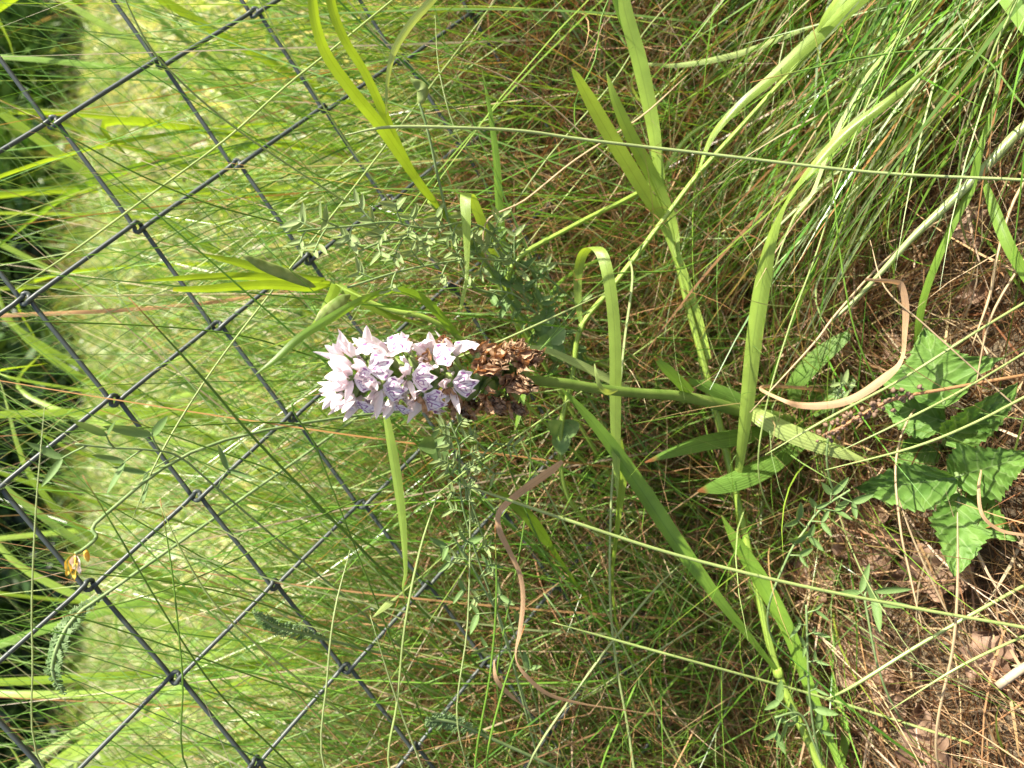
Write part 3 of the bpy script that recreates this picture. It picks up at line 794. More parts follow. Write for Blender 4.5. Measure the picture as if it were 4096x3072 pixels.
front = [
 ([(1420, 2170, .27), (1200, 1945, .268), (1000, 1735, .266), (800, 1500, .264), (515, 1190, .262)], 15, 'stem_thin'),
 ([(1500, 2950, .27), (1300, 2800, .262), (1100, 2640, .258), (880, 2440, .256), (740, 2230, .255), (640, 2020, .256)], 12, 'glaucous'),
 ([(1480, 2180, .275), (1300, 2060, .272), (1150, 1910, .270), (800, 1780, .268), (400, 1640, .266)], 10, 'stem_thin'),
 ([(1350, 2010, .27), (1260, 1780, .268), (1168, 1620, .266), (1300, 1570, .262)], 10, 'stem_thin'),
 ([(1500, 880, .28), (1200, 690, .275), (900, 480, .27), (640, 240, .265), (520, 40, .262), (480, -80, .26)], 11, 'glaucous'),
 ([(1400, 140, .285), (1150, 340, .28), (900, 560, .275), (600, 780, .27), (300, 1000, .266), (60, 1160, .262)], 12, 'glaucous'),
 ([(1420, 980, .28), (1150, 900, .276), (850, 820, .272), (560, 700, .268), (300, 560, .265), (0, 400, .262)], 9, 'stem_thin'),
 ([(1400, 1720, .28), (1100, 1690, .277), (800, 1700, .274), (400, 1720, .271), (0, 1745, .268)], 9, 'stem_thin'),
 ([(1300, 1440, .285), (1000, 1350, .28), (700, 1310, .276), (300, 1290, .272), (0, 1285, .27)], 9, 'stem_thin'),
 ([(1560, 560, .29), (1330, 860, .286), (1100, 1150, .28), (850, 1480, .275), (640, 1820, .27), (520, 2100, .268)], 11, 'glaucous'),
 ([(1480, 1980, .27), (1200, 2100, .267), (900, 2260, .264), (600, 2380, .262), (200, 2480, .26)], 9, 'stem_thin'),
 ([(1280, 2500, .275), (1000, 2400, .272), (700, 2330, .27), (300, 2290, .268), (0, 2270, .266)], 9, 'stem_thin'),
 ([(1350, 2820, .27), (1000, 2700, .267), (600, 2560, .264), (250, 2450, .262), (-50, 2370, .26)], 9, 'stem_thin'),
 ([(1200, 3100, .27), (900, 2800, .266), (700, 2520, .262), (480, 2150, .26), (330, 1900, .26)], 10, 'stem_thin'),
 ([(760, 3100, .26), (730, 2700, .258), (690, 2300, .257), (640, 1990, .257)], 10, 'stem_thin'),
 ([(190, 3100, .26), (130, 2600, .258), (140, 2100, .257), (180, 1600, .257)], 9, 'stem_pale'),
 ([(1300, 3080, .255), (1310, 2700, .253), (1340, 2440, .252), (1400, 2200, .252)], 12, 'stem_pale'),
 ([(1700, 3100, .25), (1580, 2780, .25), (1480, 2460, .25)], 12, 'stem_pale'),
 ([(1560, 3090, .252), (1590, 2800, .25), (1620, 2500, .25), (1680, 2200, .25), (1760, 1950, .25)], 14, 'glaucous'),
 ([(1950, 3090, .245), (2000, 2800, .245), (2100, 2500, .245)], 12, 'stem_thin'),
 ([(1900, 3120, .245), (1960, 2700, .243), (1985, 2400, .243), (1980, 2100, .244)], 12, 'stem_thin'),
]
stems(front, 'thin %s grass stem crossing in front of the chain-link fence', 'thin stems before the fence')
mid = [
 ([(2400, 3090, .24), (2560, 2700, .238), (2700, 2380, .236), (2760, 2200, .235)], 11, 'stem_thin'),
 ([(2550, 3090, .238), (2350, 2560, .24), (2150, 2150, .242), (2040, 1880, .243), (1980, 1700, .245)], 10, 'stem_thin'),
 ([(2700, 3000, .232), (2500, 2600, .236), (2300, 2180, .24), (2120, 1840, .244), (2050, 1680, .246)], 10, 'glaucous'),
 ([(2100, 3090, .245), (2350, 2700, .24), (2600, 2380, .238), (2740, 2240, .237)], 13, 'stem_pale'),
 ([(2120, 1640, .26), (2120, 1900, .257), (2080, 2200, .255), (2020, 2500, .254), (1990, 2760, .254)][::-1], 9, 'stem_thin'),
 ([(1830, 2900, .25), (1870, 2500, .248), (1880, 2100, .248), (1870, 1850, .25)], 9, 'stem_pale'),
 ([(2250, 1620, .25), (2050, 1760, .247), (1870, 1880, .247), (1720, 2000, .248)], 10, 'glaucous'),
 ([(2080, 1560, .27), (2260, 1480, .262), (2420, 1440, .256), (2640, 1420, .25), (2800, 1470, .246)], 9, 'stem_thin'),
 ([(2900, 1000, .235), (2700, 1080, .238), (2500, 1090, .243), (2300, 1120, .247)], 9, 'stem_thin'),
 ([(2600, 100, .26), (2450, 330, .262), (2200, 620, .266), (2000, 900, .268)], 9, 'stem_pale'),
 ([(2050, 1060, .268), (2300, 900, .26), (2600, 740, .252), (2740, 560, .246), (2850, 480, .24)], 26, 'stem'),
 ([(2100, 990, .272), (2000, 760, .27), (1840, 560, .27), (1760, 300, .27), (1740, 60, .27)], 8, 'glaucous'),
 ([(2420, 30, .262), (2380, 240, .264), (2300, 420, .265), (2320, 620, .266)], 9, 'stem_thin'),
 ([(2600, 760, .25), (2400, 600, .256), (2200, 420, .262), (2000, 300, .266), (1700, 180, .268)], 8, 'stem_straw'),
 ([(1940, 900, .262), (2100, 800, .258), (2300, 640, .252), (2560, 470, .245), (2750, 300, .238)], 10, 'stem_straw'),
]
stems(mid, '%s grass stem rising through the brown thatch round the orchid', 'thin stems in the thatch')
right = [
 ([(4150, 1180, .128), (3900, 1330, .14), (3600, 1520, .158), (3300, 1680, .176), (3060, 1820, .19)], 15, 'glaucous'),
 ([(4150, 1380, .125), (3850, 1560, .138), (3600, 1690, .15), (3350, 1810, .166)], 13, 'glaucous'),
 ([(4150, 1560, .122), (3900, 1690, .132), (3650, 1790, .145), (3300, 1880, .166)], 15, 'glaucous'),
 ([(4120, 2330, .125), (3900, 2450, .135), (3660, 2590, .15), (3420, 2740, .165), (3300, 2800, .175)], 19, 'glaucous'),
 ([(4150, 2520, .12), (3850, 2660, .134), (3560, 2840, .152)], 14, 'glaucous'),
 ([(3060, 1650, .2), (3160, 1300, .19), (3270, 1000, .182), (3380, 650, .172), (3520, 300, .16), (3660, 0, .15)], 9, 'glaucous'),
 ([(3370, 1080, .178), (3330, 700, .182), (3310, 400, .185), (3240, 50, .19)], 9, 'stem_thin'),
 ([(3580, 200, .158), (3420, 700, .172), (3250, 1080, .186), (3080, 1380, .198)], 9, 'stem_thin'),
 ([(4100, 430, .124), (3920, 220, .138), (3700, 200, .152), (3400, 240, .172), (3000, 330, .2)], 11, 'stem_thin'),
 ([(3960, 240, .136), (4040, 60, .13), (4100, -60, .125)], 12, 'glaucous'),
 ([(3900, 1480, .138), (3700, 1300, .15), (3540, 1150, .16), (3480, 960, .167)], 9, 'stem_straw'),
 ([(3740, 2350, .146), (3650, 2150, .152), (3590, 1980, .157)], 11, 'stem_straw'),
 ([(3600, 2100, .154), (3640, 2300, .149), (3690, 2520, .143)], 12, 'stem_straw'),
 ([(3760, 2830, .142), (3810, 2600, .138), (3830, 2350, .137), (3830, 2050, .138)], 15, 'stem_straw'),
 ([(3350, 1250, .182), (3250, 1380, .187), (3000, 1650, .2)], 13, 'stem_straw'),
 ([(4096, 1040, .13), (3960, 1280, .137), (3900, 1560, .14)], 13, 'stem_straw'),
 ([(3990, 1020, .138), (3960, 1180, .139), (3890, 1380, .142)], 16, 'stem_straw'),
]
stems(right, '%s stem slanting over the soil and dead leaves below the orchid', 'thin stems over the bare soil')

# broad soft blades growing on the lawn side of the fence
for i in range(110):
    x = random.uniform(-0.42, 0.5); y = random.uniform(0.42, 0.62)
    g = float(ground_z(x, y)); h = random.uniform(0.16, 0.46); a = random.uniform(0, 6.28); lean = random.uniform(0.1, 0.8)
    dx, dy = math.cos(a) * h * lean, abs(math.sin(a)) * h * lean * 0.6
    P = [(x, y, g - .003), (x + dx * .2, y + dy * .2, g + h * .45), (x + dx * .6, y + dy * .6, g + h * .8), (x + dx * 1.1, y + dy * 1.1, g + h * random.uniform(.75, 1.05))]
    w0 = random.uniform(0.0026, 0.0062)
    mk, mw = random.choice([('yellowgreen', 'yellow-green'), ('pale', 'pale'), ('fresh', 'mid-green'), ('yellowgreen', 'yellow-green'), ('pale', 'pale')])
    single('broad_shoot', ribbon(P, [w0 * .6, w0, w0 * .8, w0 * .05], roll=random.uniform(-.9, .9)), M[mk],
           'broad soft %s grass blade growing on the lawn side of the fence' % mw, 'grass blade', mw + ' broad blades behind the fence')

# ------------------------------------------------------------------ the orchid
SP = [(3300, 1712, .2285), (3200, 1690, .228), (3080, 1668, .227), (2950, 1640, .226), (2820, 1604, .226), (2700, 1582, .226), (2560, 1573, .226), (2400, 1556, .226), (2250, 1532, .226), (2090, 1520, .226)]
AX = [(2095, 1520, .226), (1940, 1512, .227), (1750, 1508, .228), (1580, 1505, .229), (1440, 1500, .230), (1395, 1498, .230)]
Ps = px_path(SP)
Ps[0][2] = min(Ps[0][2], float(ground_z(Ps[0][0], Ps[0][1])) - 0.004)
orchid = thing('spotted_orchid', 'pale lilac spotted orchid spike, its lower flowers withered brown, on a green stalk', 'orchid', Ps[0])
part('stem', tube(Ps, wpx(Ps, [60, 58, 56, 52, 46, 42, 40, 40, 40, 40]) / 2, 10, 5), M['orchid_stem'], orchid)
Pa = px_path(AX)
part('flower_axis', tube(Pa, wpx(Pa, [44, 40, 34, 28, 20, 8]) / 2, 8, 5), M['orchid_stem'], orchid)
axis = cr(Pa, 30)

def sheet_leaf(lng, wid, rows=9, cols=4, cup=0.25, curve=0.2, point=1.0, ruffle=0.0):
    """lanceolate petal or leaf along +X, normal +Z, base at the origin"""
    v, uv = [], []
    for i in range(rows + 1):
        s = i / rows
        hw = wid / 2 * max(0.04, math.sin(math.pi * min(1, s ** 0.8 * 0.97 + 0.03)) ** 0.62) * (1 - 0.15 * s * point)
        for j in range(cols + 1):
            u = j / cols * 2 - 1
            z = curve * lng * s * s + cup * hw * u * u + ruffle * wid * (math.sin(s * 17 + u * 3) * 0.5 + math.sin(s * 9 - u * 5)) * 0.3
            v.append((s * lng, hw * u, z)); uv.append((j / cols, s))
    k = cols + 1
    f = [(i * k + j, i * k + j + 1, (i + 1) * k + j + 1, (i + 1) * k + j) for i in range(rows) for j in range(cols)]
    return np.array(v), f, np.array(uv)

def frame(org, d, nrm, sx=1, sy=1, sz=1):
    """matrix with +X along d and +Z towards nrm"""
    d = Vector(d).normalized(); nrm = Vector(nrm)
    yv = nrm.cross(d)
    if yv.length < 1e-6: yv = Vector((0, 1, 0)).cross(d)
    yv.normalize(); zv = d.cross(yv)
    m = Matrix.Identity(4)
    for i in range(3):
        m[i][0], m[i][1], m[i][2], m[i][3] = d[i] * sx, yv[i] * sy, zv[i] * sz, org[i]
    return m

def moved(geo, m):
    v, f, uv = geo
    v = np.asarray(v); mm = np.array(m)
    return v @ mm[:3, :3].T + mm[:3, 3], f, uv

def lip_geo(sd, wilt=0.0):
    r = random.Random(sd)
    rows, cols = 12, 18
    v, uv = [], []
    for i in range(rows + 1):
        for j in range(cols + 1):
            u = j / cols * 2 - 1; s = i / rows
            length = 0.0088 * (0.66 + 0.24 * math.exp(-((abs(u) - 0.66) / 0.2) ** 2) + 0.46 * math.exp(-(u / 0.17) ** 2) - 0.10 * abs(u) ** 4)
            scal = 1 - 0.05 * math.cos(u * 14)
            hw = 0.0056 * (0.26 + 0.78 * math.sin(min(1, s * 1.15) * math.pi / 2) ** 0.9)
            y = hw * u
            z = -0.0008 - length * scal * s * (0.95 - 0.1 * u * u)
            x = 0.0022 + 0.0042 * math.sin(s * 1.5) - 0.0022 * u * u * s + 0.0004 * math.sin(9 * s + 5 * u + sd)
            if wilt:
                y *= 1 - 0.45 * wilt * s; x += wilt * r.uniform(-.0011, .0011); z += wilt * r.uniform(-.001, .0012); y += wilt * r.uniform(-.0008, .0008)
            v.append((x, y, z)); uv.append((j / cols, s))
    k = cols + 1
    f = [(i * k + j, i * k + j + 1, (i + 1) * k + j + 1, (i + 1) * k + j) for i in range(rows) for j in range(cols)]
    return np.array(v), f, np.array(uv)

def crumple(geo, amt, sd):
    r = np.random.default_rng(sd)
    v, f, uv = geo
    return np.asarray(v) + r.normal(0, amt, (len(v), 3)), f, uv

FRESH, DEADF = [], []
for sd in range(4):
    r = random.Random(40 + sd)
    j = lambda a: r.uniform(-a, a)
    d = {}
    d['core'] = mesh_data('flower', *join(tube([(-.0085, 0, -.003), (-.005, 0, -.0026), (-.002, 0, -.0012), (.001, 0, 0)], [.0012, .0017, .0015, .0011], 7, 3),
                                          tube([(-.0005, 0, .0002), (.0012, 0, .0012), (.002, 0, .0026)], [.0011, .0014, .0006], 7, 3))[:2], M['ovary'])
    d['lip'] = mesh_data('lip', *lip_geo(sd)[:2], M['lip'], lip_geo(sd)[2])
    d['sepal'] = []
    for s in (-1, 1):
        g = moved(sheet_leaf(.0122 + j(.0015), .0042, cup=.5, curve=.16), frame((.0006, .0006 * s, .0004), (.55 + j(.25), .72 * s, .55 + j(.3)), (1, -.2 * s, -.3)))
        d['sepal'].append(mesh_data('sepal', g[0], g[1], M['petal'], g[2]))
    d['petal'] = []
    for dy, ln, wd in ((0, .0088, .0044), (-.34, .0078, .0040), (.34, .0078, .0040)):
        g = moved(sheet_leaf(ln, wd, cup=.8, curve=.18), frame((.0002, dy * .003, .0006), (.55 + j(.12), dy + j(.08), .80), (1, 0, -.9)))
        d['petal'].append(mesh_data('petal', g[0], g[1], M['petal'], g[2]))
    g = tube([(.0002, 0, -.0004), (-.003, 0, -.0012), (-.006, 0, -.0034 + j(.001)), (-.0075, 0, -.006)], [.0011, .0010, .0008, .0005], 6, 3)
    d['spur'] = mesh_data('spur', g[0], g[1], M['petal'], g[2])
    FRESH.append(d)
    e = {}
    g = tube([(-.0095, 0, -.003), (-.006, 0, -.0022), (-.002, 0, -.0006), (.0012, 0, .0004), (.0022, 0, .001)], [.0015, .0030, .0033, .0020, .0008], 8, 3)
    e['core'] = mesh_data('withered_flower', g[0], g[1], M['ovary'], g[2])
    e['bits'] = []
    for q in range(6):
        dr = (.7 + j(.4), j(.8), -.15 + j(.75))
        gg = crumple(moved(sheet_leaf(.0075 + j(.0025), .0036 + j(.001), 7, 3, cup=1.2, curve=j(.8), ruffle=.5), frame((.0012, j(.0008), .0006), dr, (j(1), j(1), 1))), .00028, sd * 10 + q)
        e['bits'].append(mesh_data('withered_petal', gg[0], gg[1], M['withered'], gg[2]))
    gg = crumple(lip_geo(sd + 9, 1.0), .0003, sd)
    e['bits'].append(mesh_data('withered_lip', gg[0], gg[1], M['withered'], gg[2]))
    DEADF.append(e)

g = sheet_leaf(.014, .0042, 9, 4, cup=.6, curve=.12)
BRACT = mesh_data('bract', g[0], g[1], M['orchid_leaf'], g[2])
obase = np.array(orchid.location)

def place_flower(s, ang, fresh, scale=1.0, var=0, tilt=0.0, rad=0.0082):
    i = min(len(axis) - 2, int(s * (len(axis) - 1)))
    c = axis[i]; up = Vector(axis[i + 1] - axis[i]).normalized()
    a0 = Vector((1, 0, 0)); a0 = (a0 - a0.dot(up) * up).normalized(); b0 = up.cross(a0)
    out = a0 * math.cos(ang) + b0 * math.sin(ang)
    x = (out * math.cos(tilt) + up * math.sin(tilt)).normalized()
    y = up.cross(x).normalized(); z = x.cross(y)
    rr = random.uniform(-.45, .45); y, z = y * math.cos(rr) + z * math.sin(rr), z * math.cos(rr) - y * math.sin(rr)
    if not fresh: rad *= 1.0
    org = Vector(c - obase) + out * rad + up * 0.003
    m = Matrix.Identity(4)
    for k in range(3):
        m[k][0], m[k][1], m[k][2], m[k][3] = x[k] * scale, y[k] * scale, z[k] * scale, org[k]
    if fresh:
        d = FRESH[var % 4]
        fl = link('flower', d['core'], orchid, m)
        link('lip', d['lip'], fl)
        for q in d['sepal']: link('sepal', q, fl)
        for q in d['petal']: link('petal', q, fl)
        link('spur', d['spur'], fl)
        if s < .52:
            for q in random.sample(DEADF[var % 4]['bits'][:-1], 2): link('withered_petal', q, fl)
    else:
        d = DEADF[var % 4]
        fl = link('withered_flower', d['core'], orchid, m)
        fl['label'] = 'withered brown flower on a swollen green ovary'
        for q in random.sample(d['bits'][:-1], 5): link('withered_petal', q, fl)
        link('withered_lip', d['bits'][-1], fl)
    bm = frame(Vector(c - obase) - up * 0.002 + out * .0012, (out * .75 + up * .7 + a0 * random.uniform(-.2, .2)), (up - out), scale * (1.0 if fresh else 1.15), scale * (1.0 if fresh else 1.5), scale)
    link('bract', BRACT, orchid, bm)

nfl = 44
for i in range(nfl):
    s = 0.92 * (i / (nfl - 1)) ** 1.25
    ang = i * R(137.5) + random.uniform(-.25, .25) + 0.4
    fresh = s > 0.36 or (s > 0.30 and i % 2 == 0)
    sc = (0.84 if not fresh else 0.86) * (1.0 if s < .8 else 1.0 - (s - .8) * 1.4) * random.uniform(.92, 1.08)
    place_flower(s, ang, fresh, sc, i, tilt=random.uniform(-.1, .25) + (0.5 * (s - .8) / .2 if s > .8 else 0), rad=0.0074 * (1 if s < .6 else 1 - (s - .6) * .9))
# buds at the tip
BUD = None
g = tube([(0, 0, 0), (.0015, 0, 0), (.004, 0, 0), (.0065, 0, 0), (.0085, 0, 0)], [.0010, .0019, .0024, .0017, .0004], 8, 4)
BUD = mesh_data('flower_bud', g[0], g[1], M['petal'], g[2])
for i in range(6):
    c = axis[-8 + i]; a = i * 2.4 + 1
    d = Vector((math.cos(a) * .55, math.sin(a) * .55, .8))
    link('flower_bud', BUD, orchid, frame(Vector(c - obase) + Vector((math.cos(a), math.sin(a), 0)) * .0015, d, (1, .2, .1), .9, .9, .9))

def oleaf(pts, ws, mat, label=None, **kw):
    P = px_path(pts)
    o = part('leaf', ribbon(P, wpx(P, ws), **kw), M[mat], orchid)
    if label: o['label'] = label
oleaf([(2760, 1572, .225), (2710, 1520, .223), (2660, 1470, .222), (2618, 1432, .222)], [46, 46, 40, 8], 'orchid_leaf', roll=.2)
oleaf([(2990, 1618, .226), (2900, 1575, .229), (2820, 1545, .231), (2730, 1515, .232)], [60, 62, 50, 8], 'orchid_leaf', 'leaf with a brown dry tip', roll=.4)
oleaf([(3010, 1645, .222), (3050, 1670, .215), (3130, 1715, .208), (3250, 1765, .199), (3370, 1810, .19), (3475, 1845, .183)], [54, 72, 80, 74, 50, 4], 'orchid_leaf_pale', 'pale bright leaf folded at its base', roll=.15, fold=.25)
oleaf([(3080, 1715, .226), (2960, 1745, .226), (2820, 1770, .227), (2700, 1805, .228), (2580, 1850, .23)], [40, 70, 66, 46, 6], 'orchid_leaf', roll=.25, fold=.2)
oleaf([(3240, 1745, .224), (3120, 1830, .222), (3000, 1900, .221), (2880, 1945, .221), (2790, 1965, .222)], [40, 80, 90, 66, 8], 'orchid_leaf', 'broad basal leaf with brown eaten edge', roll=.3, fold=.1)
oleaf([(3180, 1640, .226), (3180, 1540, .222), (3260, 1440, .214), (3360, 1360, .205), (3420, 1320, .2)], [40, 70, 84, 60, 8], 'orchid_leaf', roll=.5, fold=.1)
oleaf([(3240, 1640, .221), (3330, 1570, .212), (3440, 1500, .203)], [70, 110, 10], 'orchid_leaf', roll=.4)
oleaf([(2470, 1560, .224), (2430, 1570, .223), (2400, 1545, .222), (2385, 1500, .221), (2378, 1455, .221)], [10, 24, 20, 14, 4], 'orchid_leaf_pale', 'small dried bract curling off the stem', roll=.4)

# ------------------------------------------------------------------ vetches
LEAFLETS = {}
for key in ('vetch', 'vetch_dark'):
    g = sheet_leaf(1.0, 0.36, 8, 4, cup=.5, curve=.10)
    LEAFLETS[key] = mesh_data('leaflet', g[0], g[1], M[key], g[2])
    g = sheet_leaf(1.0, 0.24, 8, 4, cup=.4, curve=.16)
    LEAFLETS[key + '_n'] = mesh_data('leaflet', g[0], g[1], M[key], g[2])

def vetch(label, main, nodes, size, mat, seed, narrow=False, per=4, petiole=0.008, stem_w=9, group=None, name='vetch'):
    """creeping stem with small compound leaves; nodes = how many leaves"""
    r = random.Random(seed)
    P = px_path(main); P2 = drop(P)
    root = thing(name, label, 'wild plant', P2[0], group)
    part('stem', tube(P2, padw(P, P2, wpx(P, [stem_w] * len(P)) / 2), 6, 6), M['vetch_stem'], root)
    path = cr(P, 12)
    base = np.array(root.location)
    for i in range(nodes):
        k = int((i + .5 + r.uniform(-.2, .2)) / nodes * (len(path) - 2))
        p = path[k]; t = unit(path[k + 1] - path[k])
        sd = unit(np.cross(t, FWD)) * (1 if i % 2 else -1)
        d = unit(t * .5 + sd * r.uniform(.5, 1.1) + np.array([r.uniform(-.3, .3), r.uniform(-.6, .2), r.uniform(-.1, .5)]))
        L_ = petiole * r.uniform(.5, 1.4)
        q = p + d * L_
        part('leaf_stalk', tube([p, p + d * L_ * .5 + np.array([0, 0, .0004]), q + d * .001], [.00035, .0003, .0002], 5, 2), M['vetch_stem'], root)
        for j in range(per):
            f = 0.45 + 0.55 * (j // 2 + 1) / (per / 2)
            b = p + d * L_ * min(1, f)
            s2 = unit(np.cross(d, np.array([r.uniform(-.3, .3), -.8, .6]))) * (1 if j % 2 else -1)
            dd = unit(d * r.uniform(.4, .9) + s2 * r.uniform(.6, 1) + np.array([r.uniform(-.2, .2), r.uniform(-.3, .2), r.uniform(-.2, .3)]))
            nn = np.array([r.uniform(-.6, .7), r.uniform(-1, -.2), r.uniform(.2, 1)])
            s_ = size * r.uniform(.7, 1.2)
            link('leaflet', LEAFLETS[mat + ('_n' if narrow else '')], root, frame(Vector(b - base), dd, nn, s_, s_, s_))
    return root

va = vetch('hairy pale green vetch with oval leaflets reaching across above the flower spike',
           [(2350, 1260, .27), (2200, 1120, .268), (2050, 1040, .265), (1960, 930, .26), (1860, 890, .256), (1740, 912, .252), (1640, 905, .249), (1560, 888, .248), (1400, 905, .247), (1280, 915, .247), (1190, 925, .247)], 22, .0062, 'vetch', 3)
vetch('hairy vetch side shoot trailing under the pale vetch', [(2050, 1045, .266), (1900, 1035, .258), (1780, 1050, .255), (1600, 1085, .253), (1390, 1150, .252)], 7, .0052, 'vetch', 5)
vetch('vetch shoot with dangling leaflets between the folded blade and the fence', [(2000, 1100, .268), (1890, 1010, .262), (1700, 960, .258), (1560, 960, .257), (1420, 1010, .257)], 11, .0055, 'vetch', 8)
vetch('dull green vetch tangle right of the withered flowers', [(2260, 1330, .272), (2160, 1180, .27), (2080, 1080, .268), (1990, 1000, .266), (1930, 960, .265)], 14, .0058, 'vetch_dark', 11)
vetch('dull green vetch clump behind the hairpin blade', [(2300, 1500, .272), (2220, 1370, .268), (2150, 1260, .266), (2060, 1180, .266), (1960, 1160, .267)], 16, .0066, 'vetch_dark', 12)
vetch('bushy narrow-leaved vetch below the brown withered flowers', [(1990, 2460, .262), (1900, 2200, .256), (1850, 2020, .253), (1838, 1900, .251), (1835, 1780, .249), (1800, 1690, .249)], 20, .0052, 'vetch', 14, narrow=True, per=6, petiole=.007)
vetch('narrow-leaved vetch side shoot with a curled tendril', [(1900, 2050, .254), (1845, 1890, .250), (1920, 1830, .246), (1960, 1790, .244), (1990, 1760, .243)], 5, .0056, 'vetch', 15, narrow=True)
vetch('green leafy vetch hanging beside the tan ribbon', [(2080, 2760, .258), (2010, 2500, .254), (1950, 2380, .251), (1880, 2250, .25), (1800, 2130, .25)], 10, .0074, 'vetch_dark', 17, narrow=False, per=2)
vetch('broad leaved vetch in front of the fence with long green leaflets', [(900, 1980, .275), (720, 1830, .27), (600, 1800, .268), (430, 1790, .266), (300, 1775, .265)], 6, .0135, 'vetch_dark', 21, narrow=True, per=2)
vetch('small upright vetch sprout among the dead leaves', [(3240, 2800, .182), (3232, 2660, .180), (3228, 2520, .179), (3225, 2420, .179)], 7, .0065, 'vetch_dark', 23, narrow=True, per=2, petiole=.003)
vetch('little leafy sprout left of the toothed leaves', [(3150, 2230, .188), (3220, 2120, .184), (3280, 2040, .181), (3400, 1960, .172)], 9, .008, 'vetch_dark', 25, per=2, petiole=.004)
vetch('two-leaved green sprout lying on a brown dead leaf', [(3470, 2460, .168), (3460, 2380, .169), (3480, 2330, .169)], 3, .014, 'vetch_dark', 27, narrow=True, per=2, petiole=.003)
vetch('tiny clover-like sprout behind the curled tan blade', [(3340, 1620, .19), (3360, 1560, .189), (3370, 1530, .188)], 4, .006, 'vetch', 29, per=2, petiole=.003)
vetch('low dark leafy sprout by the leaning culm base', [(3250, 2960, .186), (3220, 2880, .187), (3180, 2850, .188), (3100, 2870, .19)], 6, .0085, 'vetch_dark', 31, per=2)

# pods
def pod_geo(pts, ws, flat=0.45, bumps=5):
    P = px_path(pts); S = cr(np.column_stack([P, wpx(P, ws)]), 8)
    p, ww = S[:, :3], S[:, 3]
    t = unit(np.gradient(p, axis=0)); vw = unit(p - CAM)
    sd = unit(np.cross(t, vw)); nn = np.cross(sd, t)
    a = np.linspace(0, 2 * np.pi, 10, endpoint=False)
    k = np.linspace(0, 1, len(p))
    fl = flat * (1 + 0.3 * np.sin(k * bumps * 2 * np.pi))
    v = (p[:, None, :] + ww[:, None, None] / 2 * (np.cos(a)[None, :, None] * sd[:, None, :] + (np.sin(a)[None, :] * fl[:, None])[..., None] * nn[:, None, :])).reshape(-1, 3)
    uv = np.stack(np.meshgrid(a / 6.283, k), -1).reshape(-1, 2)
    n_ = 10
    f = [(i * n_ + j, i * n_ + (j + 1) % n_, (i + 1) * n_ + (j + 1) % n_, (i + 1) * n_ + j) for i in range(len(p) - 1) for j in range(n_)]
    return v, f, uv

sp = [(2010, 1190, .272), (1880, 1130, .268), (1800, 900, .262), (1755, 720, .257), (1720, 560, .254), (1690, 450, .253), (1676, 415, .253)]
po = thing('pod_stalk', 'slender hairy stalk carrying one small green seed pod', 'seed pod', drop(px_path(sp))[0])
Pq = px_path(sp); Pq2 = drop(Pq)
part('stalk', tube(Pq2, padw(Pq, Pq2, wpx(Pq, [11] * 7) / 2), 6, 5), M['vetch_stem'], po)
pd = part('pod', pod_geo([(1676, 418, .253), (1685, 395, .2525), (1690, 360, .252), (1672, 338, .252), (1650, 320, .252), (1645, 308, .252)], [12, 36, 48, 40, 14, 4], .5, 3), M['pod'], po)
part('dry_calyx', tube(px_path([(1672, 445, .2525), (1676, 425, .252), (1684, 408, .252)]), [.0006, .0013, .0009], 7, 3), M['withered'], pd)
for pts, ws, lab in (([(1262, 1148, .268), (1230, 1135, .267), (1150, 1100, .266), (1060, 1065, .265), (1000, 1035, .264), (965, 1018, .264)], [8, 40, 64, 60, 34, 4], 'flat green pea pod lying along the fanned blades'),
                     ([(1400, 1180, .262), (1370, 1200, .258), (1330, 1235, .256), (1290, 1265, .255), (1262, 1285, .255)], [14, 60, 80, 64, 10], 'plump ridged green pod under the bent blade')):
    g_ = pod_geo(pts, [q * .72 for q in ws], .35, 6)
    P_ = px_path(pts[:1]); st = drop(np.vstack([P_, px_path(pts[1:2])]))
    stem_g = tube(st[:3], [.0006, .0005, .0004], 6, 5)
    po2 = thing('pod_stalk', lab, 'seed pod', st[0])
    part('stalk', stem_g, M['vetch_stem'], po2)
    part('pod', g_, M['pod'], po2)

# ------------------------------------------------------------------ toothed-leaf plant at the lower right
def toothed(parent, base_px, tip_px, wpx_, z, lobes=0.0, seed=0, mat='toothed'):
    b = gz(*base_px, z - 0.006); t_ = gz(*tip_px, z)
    ln = np.linalg.norm(t_ - b); wid = wpx_ * mpp((b + t_) / 2)
    rows, cols = 44, 12
    v, uv = [], []
    for i in range(rows + 1):
        s = i / rows
        env = (math.sin(math.pi * min(1, s ** .62)) ** .75) if s < 1 else 0.0
        if lobes: env = env * (1 - .3 * lobes) + lobes * .75 * math.exp(-((s - .40) / .13) ** 2)
        saw = (s * 11 + .25 * math.sin(seed + s * 7)) % 1.0
        hw = wid / 2 * max(.02, env) * (1.0 - .17 * saw) 
        for j in range(cols + 1):
            u = j / cols * 2 - 1
            vein = math.sin(s * 34 - abs(u) * 9)
            z_ = -.26 * ln * s * s + .16 * wid * abs(u) * (1 - .5 * s) + (.00055 * vein * (1 - .5 * abs(u)) + .0003 * math.sin(u * 15 + seed)) * min(1, s * 6) + .0014 * math.sin(s * 5 + seed) * u
            v.append((s * ln + abs(u) * hw * .18 * (1 - s), hw * u, z_)); uv.append((j / cols, s))
    k = cols + 1
    f = [(i * k + j, i * k + j + 1, (i + 1) * k + j + 1, (i + 1) * k + j) for i in range(rows) for j in range(cols)]
    d = t_ - b
    nn = (-.15 + .35 * math.sin(seed), -.5 + .3 * math.cos(seed * 1.7), .8)
    return part('leaf', moved((np.array(v), f, np.array(uv)), frame(b, d + np.array([0, 0, .22 * ln]), nn)), M[mat], parent)

